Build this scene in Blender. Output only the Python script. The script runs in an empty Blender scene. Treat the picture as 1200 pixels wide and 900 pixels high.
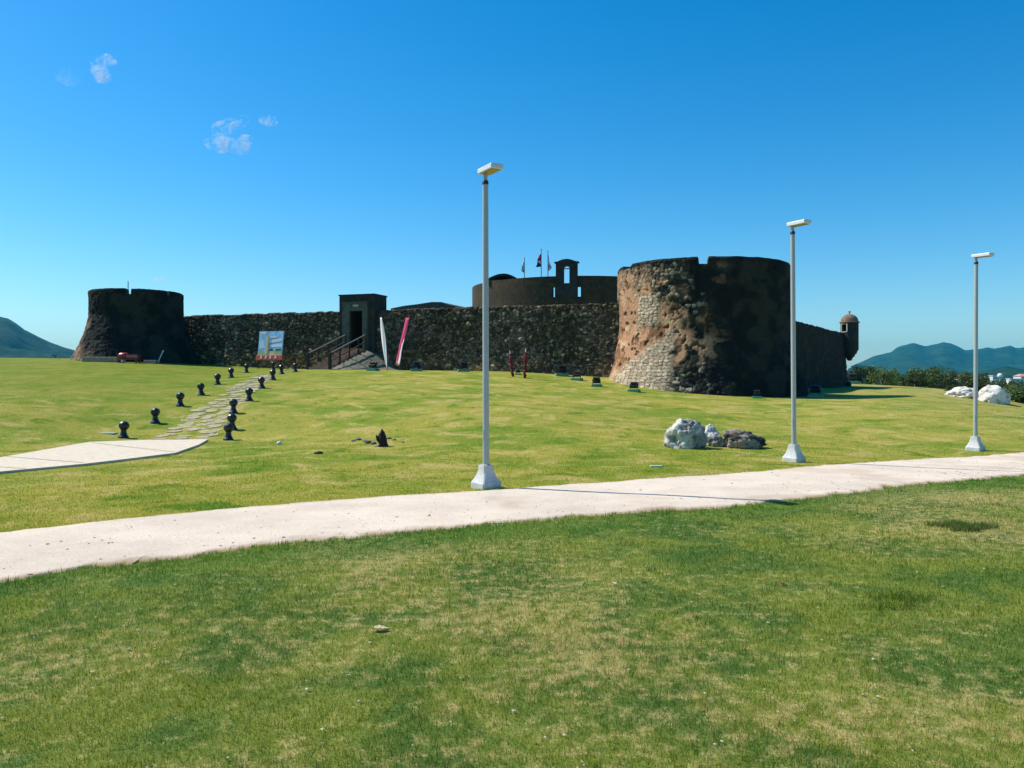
import bpy, math, random
import numpy as np
from mathutils import Vector, Matrix
R = math.radians
random.seed(7); rng = np.random.default_rng(7)
C = bpy.context.scene.collection
scene = bpy.context.scene

# ------------------------------------------------------------------ camera, sky, sun
F = 930.0; HY = 440.0            # focal length (px of the 1200 px photo) and horizon row
cam = bpy.data.cameras.new('camera'); camo = bpy.data.objects.new('camera', cam); C.objects.link(camo)
cam.sensor_width = 36; cam.lens = 36 * F / 1200; cam.shift_y = -(450 - HY) / 1200
cam.clip_start = 0.1; cam.clip_end = 30000
camo.location = (0, 0, 0); camo.rotation_euler = (R(90), 0, 0)
scene.camera = camo

SUN_EL = 49.0
sh = Vector((-0.93, 0.365)).normalized()          # horizontal direction towards the sun
SUN_ROT = math.atan2(sh.x, sh.y)                 # from +Y, clockwise
w = bpy.data.worlds.new('World'); scene.world = w; w.use_nodes = True
nt = w.node_tree; nt.nodes.clear()
sky = nt.nodes.new('ShaderNodeTexSky'); sky.sky_type = 'NISHITA'; sky.sun_disc = False
sky.sun_elevation = R(SUN_EL); sky.sun_rotation = SUN_ROT
sky.altitude = 0; sky.air_density = 1.0; sky.dust_density = 0.4; sky.ozone_density = 3.0
hs = nt.nodes.new('ShaderNodeHueSaturation'); hs.inputs['Hue'].default_value = 0.49
hs.inputs['Saturation'].default_value = 1.47; hs.inputs['Value'].default_value = 1.15
bg = nt.nodes.new('ShaderNodeBackground'); bg.inputs[1].default_value = 0.095
wo = nt.nodes.new('ShaderNodeOutputWorld')
tn_ = nt.nodes.new('ShaderNodeVectorMath'); tn_.operation = 'MULTIPLY'; tn_.inputs[1].default_value = (0.88, 1.09, 1.21)
nt.links.new(sky.outputs[0], hs.inputs['Color']); nt.links.new(hs.outputs[0], tn_.inputs[0]); nt.links.new(tn_.outputs[0], bg.inputs[0]); nt.links.new(bg.outputs[0], wo.inputs[0])
sl = bpy.data.lights.new('sun', 'SUN'); sl.energy = 5.0; sl.angle = R(0.53); sl.color = (1.0, 0.955, 0.88)
so = bpy.data.objects.new('sun', sl); C.objects.link(so)
sd = Vector((sh.x * math.cos(R(SUN_EL)), sh.y * math.cos(R(SUN_EL)), math.sin(R(SUN_EL))))
so.rotation_euler = sd.to_track_quat('Z', 'Y').to_euler(); so.location = sd * 50
scene.view_settings.view_transform = 'Standard'; scene.view_settings.look = 'None'
scene.view_settings.exposure = 0.27; scene.view_settings.gamma = 1.0
scene.render.engine = 'CYCLES'
scene.cycles.max_bounces = 6; scene.cycles.volume_bounces = 0
scene.cycles.use_adaptive_sampling = True

# ------------------------------------------------------------------ helpers
def P(px, py, D): return Vector(((px - 600) / F * D, D, (HY - py) / F * D))
def PX(px, D): return (px - 600) / F * D
def hsh(ix, iy, iz=0, seed=0):
    h = (ix.astype(np.int64) * 374761393 + iy.astype(np.int64) * 668265263 + np.asarray(iz).astype(np.int64) * 2147483647 + seed * 974634777) & 0xffffffff
    h = ((h ^ (h >> 13)) * 1274126177) & 0xffffffff
    h = ((h ^ (h >> 15)) * 2246822519) & 0xffffffff
    return ((h ^ (h >> 16)) & 0xffffff) / float(0xffffff)
def vnoise(x, y, z=None, seed=0):
    x = np.asarray(x, float); y = np.asarray(y, float)
    z = np.zeros_like(x) if z is None else np.asarray(z, float)
    xi, yi, zi = np.floor(x), np.floor(y), np.floor(z)
    fx, fy, fz = x - xi, y - yi, z - zi
    fx, fy, fz = [t * t * (3 - 2 * t) for t in (fx, fy, fz)]
    r = 0
    for dx in (0, 1):
        for dy in (0, 1):
            for dz in (0, 1):
                wgt = (fx if dx else 1 - fx) * (fy if dy else 1 - fy) * (fz if dz else 1 - fz)
                r = r + wgt * hsh(xi + dx, yi + dy, zi + dz, seed)
    return r
def fbm(x, y, z=None, o=4, seed=0):
    s, a, t = 0, 1.0, 0
    for k in range(o):
        f = 2.03 ** k
        s = s + a * vnoise(x * f, y * f, None if z is None else z * f, seed + k); t += a; a *= 0.5
    return s / t
def worley(x, y, seed=0, jit=0.9):
    xi, yi = np.floor(x), np.floor(y)
    f1 = np.full(x.shape, 9.0); f2 = np.full(x.shape, 9.0); cid = np.zeros(x.shape)
    for dx in (-1, 0, 1):
        for dy in (-1, 0, 1):
            cx, cy = xi + dx, yi + dy
            px = cx + 0.5 + (hsh(cx, cy, 1, seed) - 0.5) * jit; py = cy + 0.5 + (hsh(cx, cy, 2, seed) - 0.5) * jit
            d = np.hypot(px - x, py - y); idn = hsh(cx, cy, 3, seed)
            cl = d < f1
            f2 = np.where(cl, f1, np.minimum(f2, d)); cid = np.where(cl, idn, cid); f1 = np.where(cl, d, f1)
    return f1, f2, cid
def sst(a, b, x):
    t = np.clip((x - a) / (b - a), 0, 1); return t * t * (3 - 2 * t)
def lerp(a, b, t):
    return a * (1 - t)[..., None] + b * t[..., None]

def mat(name, col=(0.5, 0.5, 0.5), rough=0.8, metal=0.0, vary=0.25, scale=3.0, bump=0.0, bscale=20.0, attr=None, col2=None, spec=0.3):
    m = bpy.data.materials.new(name); m.use_nodes = True; n = m.node_tree.nodes; l = m.node_tree.links
    b = n['Principled BSDF']; b.inputs['Roughness'].default_value = rough; b.inputs['Metallic'].default_value = metal
    b.inputs['Specular IOR Level'].default_value = spec
    geo = n.new('ShaderNodeNewGeometry'); tc = n.new('ShaderNodeTexCoord')
    ns = n.new('ShaderNodeTexNoise'); ns.inputs['Scale'].default_value = scale; ns.inputs['Detail'].default_value = 5; ns.inputs['Roughness'].default_value = 0.65
    l.new(tc.outputs['Object'], ns.inputs['Vector'])
    if attr:
        at = n.new('ShaderNodeAttribute'); at.attribute_name = attr; src = at.outputs['Color']
    else:
        mx0 = n.new('ShaderNodeMix'); mx0.data_type = 'RGBA'
        mx0.inputs[6].default_value = (*col, 1); c2 = col2 or tuple(c * 0.6 for c in col); mx0.inputs[7].default_value = (*c2, 1)
        mr0 = n.new('ShaderNodeMapRange'); mr0.inputs[1].default_value = 0.4; mr0.inputs[2].default_value = 0.72
        l.new(ns.outputs[0], mr0.inputs[0]); 
        if col2: l.new(mr0.outputs[0], mx0.inputs[0])
        else: mx0.inputs[0].default_value = 0
        src = mx0.outputs[2]
    mr = n.new('ShaderNodeMapRange'); mr.inputs[1].default_value = 0.3; mr.inputs[2].default_value = 0.7
    mr.inputs[3].default_value = 1 - vary; mr.inputs[4].default_value = 1 + vary
    n2 = n.new('ShaderNodeTexNoise'); n2.inputs['Scale'].default_value = scale * 4.3; n2.inputs['Detail'].default_value = 6
    l.new(tc.outputs['Object'], n2.inputs['Vector']); l.new(n2.outputs[0], mr.inputs[0])
    vm = n.new('ShaderNodeVectorMath'); vm.operation = 'SCALE'; l.new(src, vm.inputs[0]); l.new(mr.outputs[0], vm.inputs['Scale'])
    l.new(vm.outputs[0], b.inputs['Base Color'])
    if bump > 0:
        n3 = n.new('ShaderNodeTexNoise'); n3.inputs['Scale'].default_value = bscale; n3.inputs['Detail'].default_value = 6
        l.new(tc.outputs['Object'], n3.inputs['Vector'])
        bp = n.new('ShaderNodeBump'); bp.inputs['Strength'].default_value = 1; bp.inputs['Distance'].default_value = bump
        l.new(n3.outputs[0], bp.inputs['Height']); l.new(bp.outputs[0], b.inputs['Normal'])
    return m

class MB:
    def __init__(s): s.v = []; s.f = []
    def add(s, vs, fs):
        o = len(s.v); s.v += [tuple(v) for v in vs]; s.f += [tuple(i + o for i in f) for f in fs]; return s
    def box(s, c, d, rz=0.0, M=None):
        cx, cy, cz = c; hx, hy, hz = d[0] / 2, d[1] / 2, d[2] / 2
        vs = [Vector((x * hx, y * hy, z * hz)) for z in (-1, 1) for y in (-1, 1) for x in (-1, 1)]
        m = M or Matrix.Rotation(rz, 3, 'Z')
        vs = [m @ v + Vector(c) for v in vs]
        return s.add(vs, [(0, 2, 3, 1), (4, 5, 7, 6), (0, 1, 5, 4), (2, 6, 7, 3), (1, 3, 7, 5), (0, 4, 6, 2)])
    def bbox(s, c, d, b=0.01, rz=0.0):           # box with chamfered vertical + top edges
        hx, hy, hz = d[0] / 2, d[1] / 2, d[2] / 2
        def ring(ix, z): 
            x, y = hx - ix, hy - ix; k = b
            return [(-x + k, -y, z), (x - k, -y, z), (x, -y + k, z), (x, y - k, z), (x - k, y, z), (-x + k, y, z), (-x, y - k, z), (-x, -y + k, z)]
        return s.rings([ring(b * .6, -hz), ring(0, -hz + b), ring(0, hz - b), ring(b * .6, hz)], c, rz)
    def rings(s, rings, c=(0, 0, 0), rz=0.0, cap=True, M=None):
        m = M or Matrix.Rotation(rz, 3, 'Z'); c = Vector(c); n = len(rings[0]); vs = []; fs = []
        for r in rings: vs += [m @ Vector(p) + c for p in r]
        for k in range(len(rings) - 1):
            for i in range(n):
                j = (i + 1) % n; fs.append((k * n + i, k * n + j, (k + 1) * n + j, (k + 1) * n + i))
        if cap: fs.append(tuple(reversed(range(n)))); fs.append(tuple((len(rings) - 1) * n + i for i in range(n)))
        return s.add(vs, fs)
    def lathe(s, prof, c=(0, 0, 0), seg=24, M=None):
        rr = [[(r * math.cos(2 * math.pi * i / seg), r * math.sin(2 * math.pi * i / seg), z) for i in range(seg)] for r, z in prof]
        return s.rings(rr, c, M=M)
    def tube(s, pts, rad, seg=8):
        pts = [Vector(p) for p in pts]; rad = rad if isinstance(rad, (list, tuple)) else [rad] * len(pts); rr = []
        for i, p in enumerate(pts):
            t = (pts[min(i + 1, len(pts) - 1)] - pts[max(i - 1, 0)]).normalized()
            a = t.orthogonal().normalized() if abs(t.z) < .9 else t.cross(Vector((0, 1, 0))).normalized()
            if i and len(rr): 
                pa = prev - t * prev.dot(t); a = pa.normalized() if pa.length > 1e-4 else a
            prev = a; b = t.cross(a)
            rr.append([p + (a * math.cos(2 * math.pi * k / seg) + b * math.sin(2 * math.pi * k / seg)) * rad[i] for k in range(seg)])
        return s.rings([[tuple(q) for q in r] for r in rr])
    def cols(s, xs, iv, y0, y1):
        """extruded upright profile: xs column edges; iv(i) = list of ((zb0,zb1),(zt0,zt1)) solids of column i"""
        L = [iv(i) for i in range(len(xs) - 1)]
        for i, ivs in enumerate(L):
            a, b = xs[i], xs[i + 1]
            for (b0, b1), (t0, t1) in ivs:
                s.add([(a, y0, b0), (b, y0, b1), (b, y0, t1), (a, y0, t0)], [(0, 1, 2, 3)])
                s.add([(a, y1, b0), (b, y1, b1), (b, y1, t1), (a, y1, t0)], [(3, 2, 1, 0)])
                s.add([(a, y0, t0), (b, y0, t1), (b, y1, t1), (a, y1, t0)], [(0, 1, 2, 3)])
                s.add([(a, y0, b0), (b, y0, b1), (b, y1, b1), (a, y1, b0)], [(3, 2, 1, 0)])
            for side, nb in ((0, L[i - 1] if i else []), (1, L[i + 1] if i + 1 < len(L) else [])):
                x = b if side else a
                for (b0, b1), (t0, t1) in ivs:
                    lo, hi = (b1, t1) if side else (b0, t0)
                    cuts = sorted([((q[0][0], q[1][0]) if side else (q[0][1], q[1][1])) for q in nb])
                    z = lo
                    for c0, c1 in cuts + [(hi, hi)]:
                        if c0 > z + 1e-4 and z < hi: s.add([(x, y0, z), (x, y1, z), (x, y1, min(c0, hi)), (x, y0, min(c0, hi))], [(0, 1, 2, 3)])
                        z = max(z, c1)
        return s
    def build(s, name, m, parent=None, loc=(0, 0, 0), rz=0.0, smooth=False, scale=1):
        me = bpy.data.meshes.new(name); me.from_pydata(s.v, [], s.f); me.update()
        if smooth:
            me.polygons.foreach_set('use_smooth', [True] * len(me.polygons))
            try: me.set_sharp_from_angle(angle=R(40))
            except Exception: pass
        me.materials.append(m); o = bpy.data.objects.new(name, me); C.objects.link(o)
        o.location = loc; o.rotation_euler = (0, 0, rz); o.scale = (scale,) * 3
        if parent: o.parent = parent
        return o
def tag(o, label=None, cat=None, group=None, kind=None):
    if label: o['label'] = label
    if cat: o['category'] = cat
    if group: o['group'] = group
    if kind: o['kind'] = kind
    return o
def empty(name, loc, label, cat, rz=0.0, group=None):
    o = bpy.data.objects.new(name, None); C.objects.link(o); o.location = loc; o.rotation_euler = (0, 0, rz); o.empty_display_size = .3
    return tag(o, label, cat, group)
def copy_tree(o, parent=None):
    c = o.copy(); C.objects.link(c)
    if parent: c.parent = parent
    for ch in [q for q in bpy.data.objects if q.parent == o]: copy_tree(ch, c)
    return c
def grid_mesh(name, V, m, cols=None, closed=False, parent=None, loc=(0, 0, 0), smooth=True, flip=False):
    """V: (rows, cols, 3) array"""
    nr, nc = V.shape[:2]; idx = np.arange(nr * nc).reshape(nr, nc)
    if closed: idx = np.concatenate([idx, idx[:, :1]], 1)
    q = np.stack([idx[:-1, :-1], idx[:-1, 1:], idx[1:, 1:], idx[1:, :-1]], -1).reshape(-1, 4)
    if flip: q = q[:, ::-1]
    me = bpy.data.meshes.new(name); me.vertices.add(nr * nc); me.vertices.foreach_set('co', V.reshape(-1).astype(np.float32))
    me.loops.add(q.size); me.loops.foreach_set('vertex_index', q.reshape(-1).astype(np.int32))
    me.polygons.add(len(q)); me.polygons.foreach_set('loop_start', np.arange(0, q.size, 4, dtype=np.int32))
    me.polygons.foreach_set('loop_total', np.full(len(q), 4, np.int32)); me.update(calc_edges=True)
    me.polygons.foreach_set('use_smooth', np.full(len(q), smooth))
    if cols is not None:
        a = me.color_attributes.new('col', 'FLOAT_COLOR', 'POINT')
        cc = np.ones((nr * nc, 4), np.float32); cc[:, :3] = cols.reshape(-1, 3); a.data.foreach_set('color', cc.reshape(-1))
    me.materials.append(m); o = bpy.data.objects.new(name, me); C.objects.link(o); o.location = loc
    if parent: o.parent = parent
    return o

# ------------------------------------------------------------------ terrain height
A = []
def an(x, y, z): A.append((x, y, z))
for t in [(0,0,-1.7),(-6,0,-1.75),(6,0,-1.72),(0,-6,-1.7),(-8,5,-1.85),(8,5,-1.82),(0,7,-1.9),(-6.5,10,-2.0),(-.5,14.3,-2.03),(6.8,19.1,-2.08),
          (13.6,23.4,-2.2),(12,14,-2.05),(20,10,-2.1),(-15,14,-2.07),(-25,10,-2.1),(-30,25,-1.9),(30,25,-2.4),(25,-5,-2),(-25,-5,-1.9)]: an(*t)
for px, D, z in [(244,25.3,-2.08),(105,24.3,-2.08),(0,19.9,-2.08),(-150,16,-2.08),(0,16.5,-2.09)]: an(PX(px, D), D, z)
LB = [(144.6,513.5,26),(182,496,29),(211,476,32),(236,463.4,35.5),(255,451,39.5),(271,443,44),(288.6,437,49)]
RB = [(267.6,516,26),(272.4,503.6,27.6),(273.6,484.4,30.5),(292,470,33.5),(307,455.4,37.5),(320,445.6,41.5),(330,438.8,46),(346,436,48.5),(320,433.5,51.5)]
for px, py, D in LB + RB + [(372,531,20.8),(446,522,22.9),(600,481,30),(600,456,40),(500,434.5,52.5),(440,433.5,53),(383,433,50.5),(722,441,50),(600,437,50.5),
    (850,527,22.2),(850,492,32),(860,464,44),(708,445,49),(950,464.5,48),(1040,476,37),(1100,492,30),(1060,463,45.5),(1000,459.5,60),(1060,458,62),(1170,470,60),(1130,465,62),(1000,455.5,78),
    (960,459.5,62),(992,452.5,86),(1010,450,99),(1100,455.5,86),(1060,456.5,76),(1200,477,58),(0,430,48),(0,450,38),(0,480,28),(0,419.5,60),(90,422.5,55),(160,425,54),(215,427,55),(60,419.5,66),
    (-200,417,60),(-200,450,38),(300,432,56),(240,428,57),(1300,500,45),(1300,470,75)]:
    q = P(px, py, D); an(*q)
A = np.array(A)
def tps_fit(A, lam=0.02):
    n = len(A); d = np.hypot(A[:, None, 0] - A[None, :, 0], A[:, None, 1] - A[None, :, 1]) / 50
    K = np.where(d > 0, d * d * np.log(d + 1e-12), 0) + lam * 0.01 * np.eye(n)
    Pm = np.c_[np.ones(n), A[:, :2] / 50]
    M = np.block([[K, Pm], [Pm.T, np.zeros((3, 3))]])
    return np.linalg.solve(M, np.r_[A[:, 2], 0, 0, 0])
W = tps_fit(A)
def tps(x, y):
    x = np.asarray(x, float); y = np.asarray(y, float); out = W[-3] + W[-2] * x / 50 + W[-1] * y / 50
    for (ax, ay, _), wk in zip(A, W[:-3]):
        d = np.hypot(x - ax, y - ay) / 50; out = out + wk * np.where(d > 0, d * d * np.log(d + 1e-12), 0)
    return out
CR = ([-400, -200, 0, 90, 240, 700, 900, 992, 1060, 1100, 1200, 1300, 1600], [58, 60, 61, 66, 80, 92, 98, 100, 93, 86, 62, 50, 45])
def ground(x, y):
    x = np.asarray(x, float); y = np.asarray(y, float); r = np.hypot(x, y) + 1e-6
    px = 600 + F * x / np.maximum(y, 0.15 * r)
    rc = np.interp(px, *CR) * r / np.maximum(y, 0.15 * r)       # crest given as depth, turned into distance
    rc = np.where(y < 5, 45, np.minimum(rc, 130))
    k = np.minimum(1, rc / r); z = tps(x * k, y * k)
    over = np.maximum(0, r - rc)
    drop = 0.22 * (np.sqrt(over ** 2 + 9) - 3)
    z = z + 0.035 * (fbm(x * .55, y * .55, seed=3, o=3) - .5) * sst(3, 12, y)
    return np.maximum(z - drop, -34 + 1.5 * (fbm(x * .01, y * .01, seed=9) - .5))
def gz(x, y): return float(ground(np.array([x]), np.array([y]))[0])

# ------------------------------------------------------------------ lawn colour, shared by ground sheet and blades
PN = Vector((0.49, -0.87)); PC = PN.x * -5.7 + PN.y * 8.8       # normal of the footpath towards the camera
def lawn_color(n, l):
    geo = n.new('ShaderNodeNewGeometry'); sx = n.new('ShaderNodeSeparateXYZ'); l.new(geo.outputs['Position'], sx.inputs[0])
    mp = n.new('ShaderNodeMapping'); mp.inputs['Scale'].default_value = (1, 1, 0); l.new(geo.outputs['Position'], mp.inputs[0])
    def noise(sc, det=5, ro=.6, dist=0.0):
        q = n.new('ShaderNodeTexNoise'); q.inputs['Scale'].default_value = sc; q.inputs['Detail'].default_value = det
        q.inputs['Roughness'].default_value = ro; q.inputs['Distortion'].default_value = dist; l.new(mp.outputs[0], q.inputs['Vector']); return q.outputs[0]
    def rng_(v, a, b, c=0.0, d=1.0):
        q = n.new('ShaderNodeMapRange'); q.interpolation_type = 'SMOOTHSTEP'
        for i, t in enumerate((a, b, c, d)): q.inputs[i + 1].default_value = t
        l.new(v, q.inputs[0]); return q.outputs[0]
    def mix(f, a, b):
        q = n.new('ShaderNodeMix'); q.data_type = 'RGBA'
        for i, t in ((6, a), (7, b)):
            if isinstance(t, tuple): q.inputs[i].default_value = (*t, 1)
            else: l.new(t, q.inputs[i])
        if isinstance(f, float): q.inputs[0].default_value = f
        else: l.new(f, q.inputs[0])
        return q.outputs[2]
    def mth(op, a, b):
        q = n.new('ShaderNodeMath'); q.operation = op
        for i, t in enumerate((a, b)):
            if isinstance(t, float): q.inputs[i].default_value = t
            else: l.new(t, q.inputs[i])
        return q.outputs[0]
    side = mth('ADD', mth('ADD', mth('MULTIPLY', sx.outputs['X'], PN.x), mth('MULTIPLY', sx.outputs['Y'], PN.y)), -PC)   # >0 on camera side
    near = rng_(side, -1.5, 1.5)
    big = noise(0.23, 4, .6, .4); med = noise(0.75, 6, .68, .7); fin = noise(7, 6, .7); tiny = noise(45, 4, .7)
    far = mix(rng_(big, .36, .62), LAWN['f_green'], LAWN['f_yellow'])
    far = mix(mth('MULTIPLY', rng_(med, .50, .64), .9), far, LAWN['f_straw'])
    far = mix(rng_(med, .47, .34), far, LAWN['f_dark'])
    ng = mix(rng_(med, .40, .58), LAWN['n_dark'], LAWN['n_green'])
    ng = mix(mth('MULTIPLY', rng_(mth('ADD', mth('MULTIPLY', big, .5), mth('MULTIPLY', fin, .5)),   .48, .58), .85), ng, LAWN['n_straw'])
    c = mix(near, far, ng)
    # greener strip along the near edge of the path
    edge = mth('MULTIPLY', rng_(side, .9, 1.5), rng_(side, 2.9, 1.7))
    c = mix(mth('MULTIPLY', edge, .55), c, LAWN['edge'])
    # drier towards the right, lusher far left
    c = mix(mth('MULTIPLY', rng_(sx.outputs['X'], 4., 34.), rng_(med, .35, .6, .15, .6)), c, LAWN['dry'])
    far_l = mth('MULTIPLY', rng_(sx.outputs['X'], -4., -20.), rng_(sx.outputs['Y'], 22., 40.))
    c = mix(mth('MULTIPLY', far_l, .65), c, LAWN['lush'])
    # streaks of worn turf
    return c, fin, tiny
LAWN = dict(f_green=(.19,.245,.022), f_yellow=(.33,.30,.045), f_straw=(.46,.36,.115), f_dark=(.115,.19,.012),
            n_dark=(.095,.16,.030), n_green=(.20,.232,.038), n_straw=(.42,.34,.13), edge=(.065,.16,.02), dry=(.36,.31,.10), lush=(.125,.175,.003))
def lawn_mat():
    m = bpy.data.materials.new('lawn'); m.use_nodes = True; n = m.node_tree.nodes; l = m.node_tree.links
    b = n['Principled BSDF']; b.inputs['Roughness'].default_value = .95; b.inputs['Specular IOR Level'].default_value = .1
    c, fin, tiny = lawn_color(n, l)
    mr = n.new('ShaderNodeMapRange'); mr.inputs[1].default_value = .3; mr.inputs[2].default_value = .7; mr.inputs[3].default_value = .62; mr.inputs[4].default_value = 1.3
    ad = n.new('ShaderNodeMath'); ad.operation = 'ADD'; hf = n.new('ShaderNodeMath'); hf.operation = 'MULTIPLY'; hf.inputs[1].default_value = .5
    l.new(fin, ad.inputs[0]); l.new(tiny, ad.inputs[1]); l.new(ad.outputs[0], hf.inputs[0]); l.new(hf.outputs[0], mr.inputs[0])
    vm = n.new('ShaderNodeVectorMath'); vm.operation = 'SCALE'; l.new(c, vm.inputs[0]); l.new(mr.outputs[0], vm.inputs['Scale'])
    l.new(vm.outputs[0], b.inputs['Base Color'])
    bp = n.new('ShaderNodeBump'); bp.inputs['Distance'].default_value = .05; bp.inputs['Strength'].default_value = .8
    l.new(hf.outputs[0], bp.inputs['Height']); l.new(bp.outputs[0], b.inputs['Normal'])
    return m
def blade_mat():
    m = bpy.data.materials.new('grass_blades'); m.use_nodes = True; n = m.node_tree.nodes; l = m.node_tree.links; n.clear()
    out = n.new('ShaderNodeOutputMaterial'); c, fin, tiny = lawn_color(n, l)
    at = n.new('ShaderNodeAttribute'); at.attribute_name = 'col'
    vm = n.new('ShaderNodeVectorMath'); vm.operation = 'MULTIPLY'; l.new(c, vm.inputs[0]); l.new(at.outputs['Color'], vm.inputs[1])
    d = n.new('ShaderNodeBsdfDiffuse'); t = n.new('ShaderNodeBsdfTranslucent'); mx = n.new('ShaderNodeMixShader'); mx.inputs[0].default_value = .4
    l.new(vm.outputs[0], d.inputs[0]); l.new(vm.outputs[0], t.inputs[0]); l.new(d.outputs[0], mx.inputs[1]); l.new(t.outputs[0], mx.inputs[2]); l.new(mx.outputs[0], out.inputs[0])
    return m
M_lawn = lawn_mat(); M_blade = blade_mat()

def axis(lo, hi, step, far_, k=1.12):
    a = list(np.arange(lo, hi + 1e-6, step)); s = step
    while a[-1] < far_: s *= k; a.append(a[-1] + s)
    s = step; pre = []; x = lo
    while x > -far_: s *= k; x -= s; pre.append(x)
    return np.array(pre[::-1] + a)
xs = axis(-48, 52, .3, 5500); ys = axis(2, 104, .3, 5500)
GX, GY = np.meshgrid(xs, ys); V = np.stack([GX, GY, ground(GX, GY)], -1)
tag(grid_mesh('ground', V, M_lawn), kind='structure')

# ------------------------------------------------------------------ footpath
def on_ground(px, py):
    lo, hi = 2.0, 110.0
    for D in np.arange(3, 110, .25):
        if (HY - py) / F * D < gz(PX(px, D), D):
            lo, hi = D - .25, D; break
    for _ in range(20):
        D = (lo + hi) / 2
        if (HY - py) / F * D < gz(PX(px, D), D): hi = D
        else: lo = D
    return Vector((PX(px, D), D, gz(PX(px, D), D)))
farE = [on_ground(*p) for p in [(0,625),(150,608),(300,594),(450,582),(600,573),(750,562),(850,556),(960,546),(1080,538),(1200,530)]]
nearE = [on_ground(*p) for p in [(0,684),(150,663),(300,643),(450,627),(600,612),(750,601),(850,595),(940,585),(1000,577),(1080,567),(1200,557)]]
def ext(E):
    E = [Vector((p.x, p.y)) for p in E]; a = E[0] + (E[0] - E[2]).normalized() * 14; b = E[-1] + (E[-1] - E[-3]).normalized() * 30
    E = [a] + E + [b]; d = np.r_[0, np.cumsum([(E[i + 1] - E[i]).length for i in range(len(E) - 1)])]
    return lambda t: (np.interp(t * d[-1], d, [e.x for e in E]), np.interp(t * d[-1], d, [e.y for e in E]))
fE, nE = ext(farE), ext(nearE)
T = np.linspace(0, 1, 1800); fx, fy = fE(T); nx, ny = nE(T)
wob = (fbm(T * 260, T * 0, seed=5) - .5) * .16; wob2 = (fbm(T * 300, T * 0 + 9, seed=6, o=6) - .5) * .42 + (fbm(T * 60, T * 0 + 3, seed=7, o=3) - .5) * .3
S = np.linspace(0, 1, 24); 
bx = fx + PN.x * wob; by = fy + PN.y * wob; ex = nx + PN.x * wob2; ey = ny + PN.y * wob2
S = np.linspace(0, 1, 60)
VX = bx[None] * (1 - S[:, None]) + ex[None] * S[:, None]; VY = by[None] * (1 - S[:, None]) + ey[None] * S[:, None]
VZ = ground(VX, VY) + .016 + .006 * (fbm(VX * 1.5, VY * 1.5, seed=8) - .5); VZ[0] -= .03; VZ[-1] -= .03
def path_mat():
    m = bpy.data.materials.new('pale_gravel_concrete'); m.use_nodes = True; n = m.node_tree.nodes; l = m.node_tree.links
    b = n['Principled BSDF']; b.inputs['Roughness'].default_value = .95; b.inputs['Specular IOR Level'].default_value = .15
    geo = n.new('ShaderNodeNewGeometry')
    def noise(sc, det=4, ro=.6):
        q = n.new('ShaderNodeTexNoise'); q.inputs['Scale'].default_value = sc; q.inputs['Detail'].default_value = det; q.inputs['Roughness'].default_value = ro
        l.new(geo.outputs['Position'], q.inputs['Vector']); return q.outputs[0]
    r = n.new('ShaderNodeValToRGB'); e = r.color_ramp.elements
    e[0].position = .3; e[0].color = (.62, .50, .385, 1); e[1].position = .62; e[1].color = (.78, .64, .49, 1)
    l.new(noise(.8, 6, .65), r.inputs[0])
    # speckle of dark grit, thicker in places
    vo = n.new('ShaderNodeTexVoronoi'); vo.inputs['Scale'].default_value = 7; l.new(geo.outputs['Position'], vo.inputs['Vector'])
    mr = n.new('ShaderNodeMapRange'); mr.inputs[1].default_value = .08; mr.inputs[2].default_value = .18; mr.inputs[3].default_value = 1; mr.inputs[4].default_value = 0
    l.new(vo.outputs['Distance'], mr.inputs[0])
    mr2 = n.new('ShaderNodeMapRange'); mr2.inputs[1].default_value = .5; mr2.inputs[2].default_value = .62; l.new(noise(1.7), mr2.inputs[0])
    mu = n.new('ShaderNodeMath'); mu.operation = 'MULTIPLY'; l.new(mr.outputs[0], mu.inputs[0]); l.new(mr2.outputs[0], mu.inputs[1])
    mu2 = n.new('ShaderNodeMath'); mu2.operation = 'MULTIPLY'; mu2.inputs[1].default_value = .6; l.new(mu.outputs[0], mu2.inputs[0])
    mx = n.new('ShaderNodeMix'); mx.data_type = 'RGBA'; l.new(mu2.outputs[0], mx.inputs[0]); l.new(r.outputs[0], mx.inputs[6]); mx.inputs[7].default_value = (.2, .15, .11, 1)
    ms = n.new('ShaderNodeMapRange'); ms.inputs[1].default_value = .3; ms.inputs[2].default_value = .7; ms.inputs[3].default_value = .88; ms.inputs[4].default_value = 1.1
    l.new(noise(60, 3), ms.inputs[0])
    vm = n.new('ShaderNodeVectorMath'); vm.operation = 'SCALE'; pa = n.new('ShaderNodeAttribute'); pa.attribute_name = 'col'; pm = n.new('ShaderNodeVectorMath'); pm.operation = 'MULTIPLY'; l.new(mx.outputs[2], pm.inputs[0]); l.new(pa.outputs['Color'], pm.inputs[1]); l.new(pm.outputs[0], vm.inputs[0]); l.new(ms.outputs[0], vm.inputs['Scale']); l.new(vm.outputs[0], b.inputs['Base Color'])
    bp = n.new('ShaderNodeBump'); bp.inputs['Distance'].default_value = .03; bp.inputs['Strength'].default_value = .9; l.new(noise(16, 6, .75), bp.inputs['Height']); l.new(bp.outputs[0], b.inputs['Normal'])
    return m
M_path = path_mat()
Dn = (1 - S[:, None]) * np.hypot(ex - bx, ey - by)[None]; Df = S[:, None] * np.hypot(ex - bx, ey - by)[None]
eg = np.maximum(sst(.38, .02, Dn + .45 * (fbm(VX * 3, VY * 3, seed=61, o=5) - .5)), .6 * sst(.22, .0, Df + .3 * (fbm(VX * 3, VY * 3, seed=62, o=5) - .5)))
pc = np.ones(VX.shape + (3,)); pc = lerp(pc, np.broadcast_to(np.array([.62, .56, .44]), pc.shape), eg)
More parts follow.
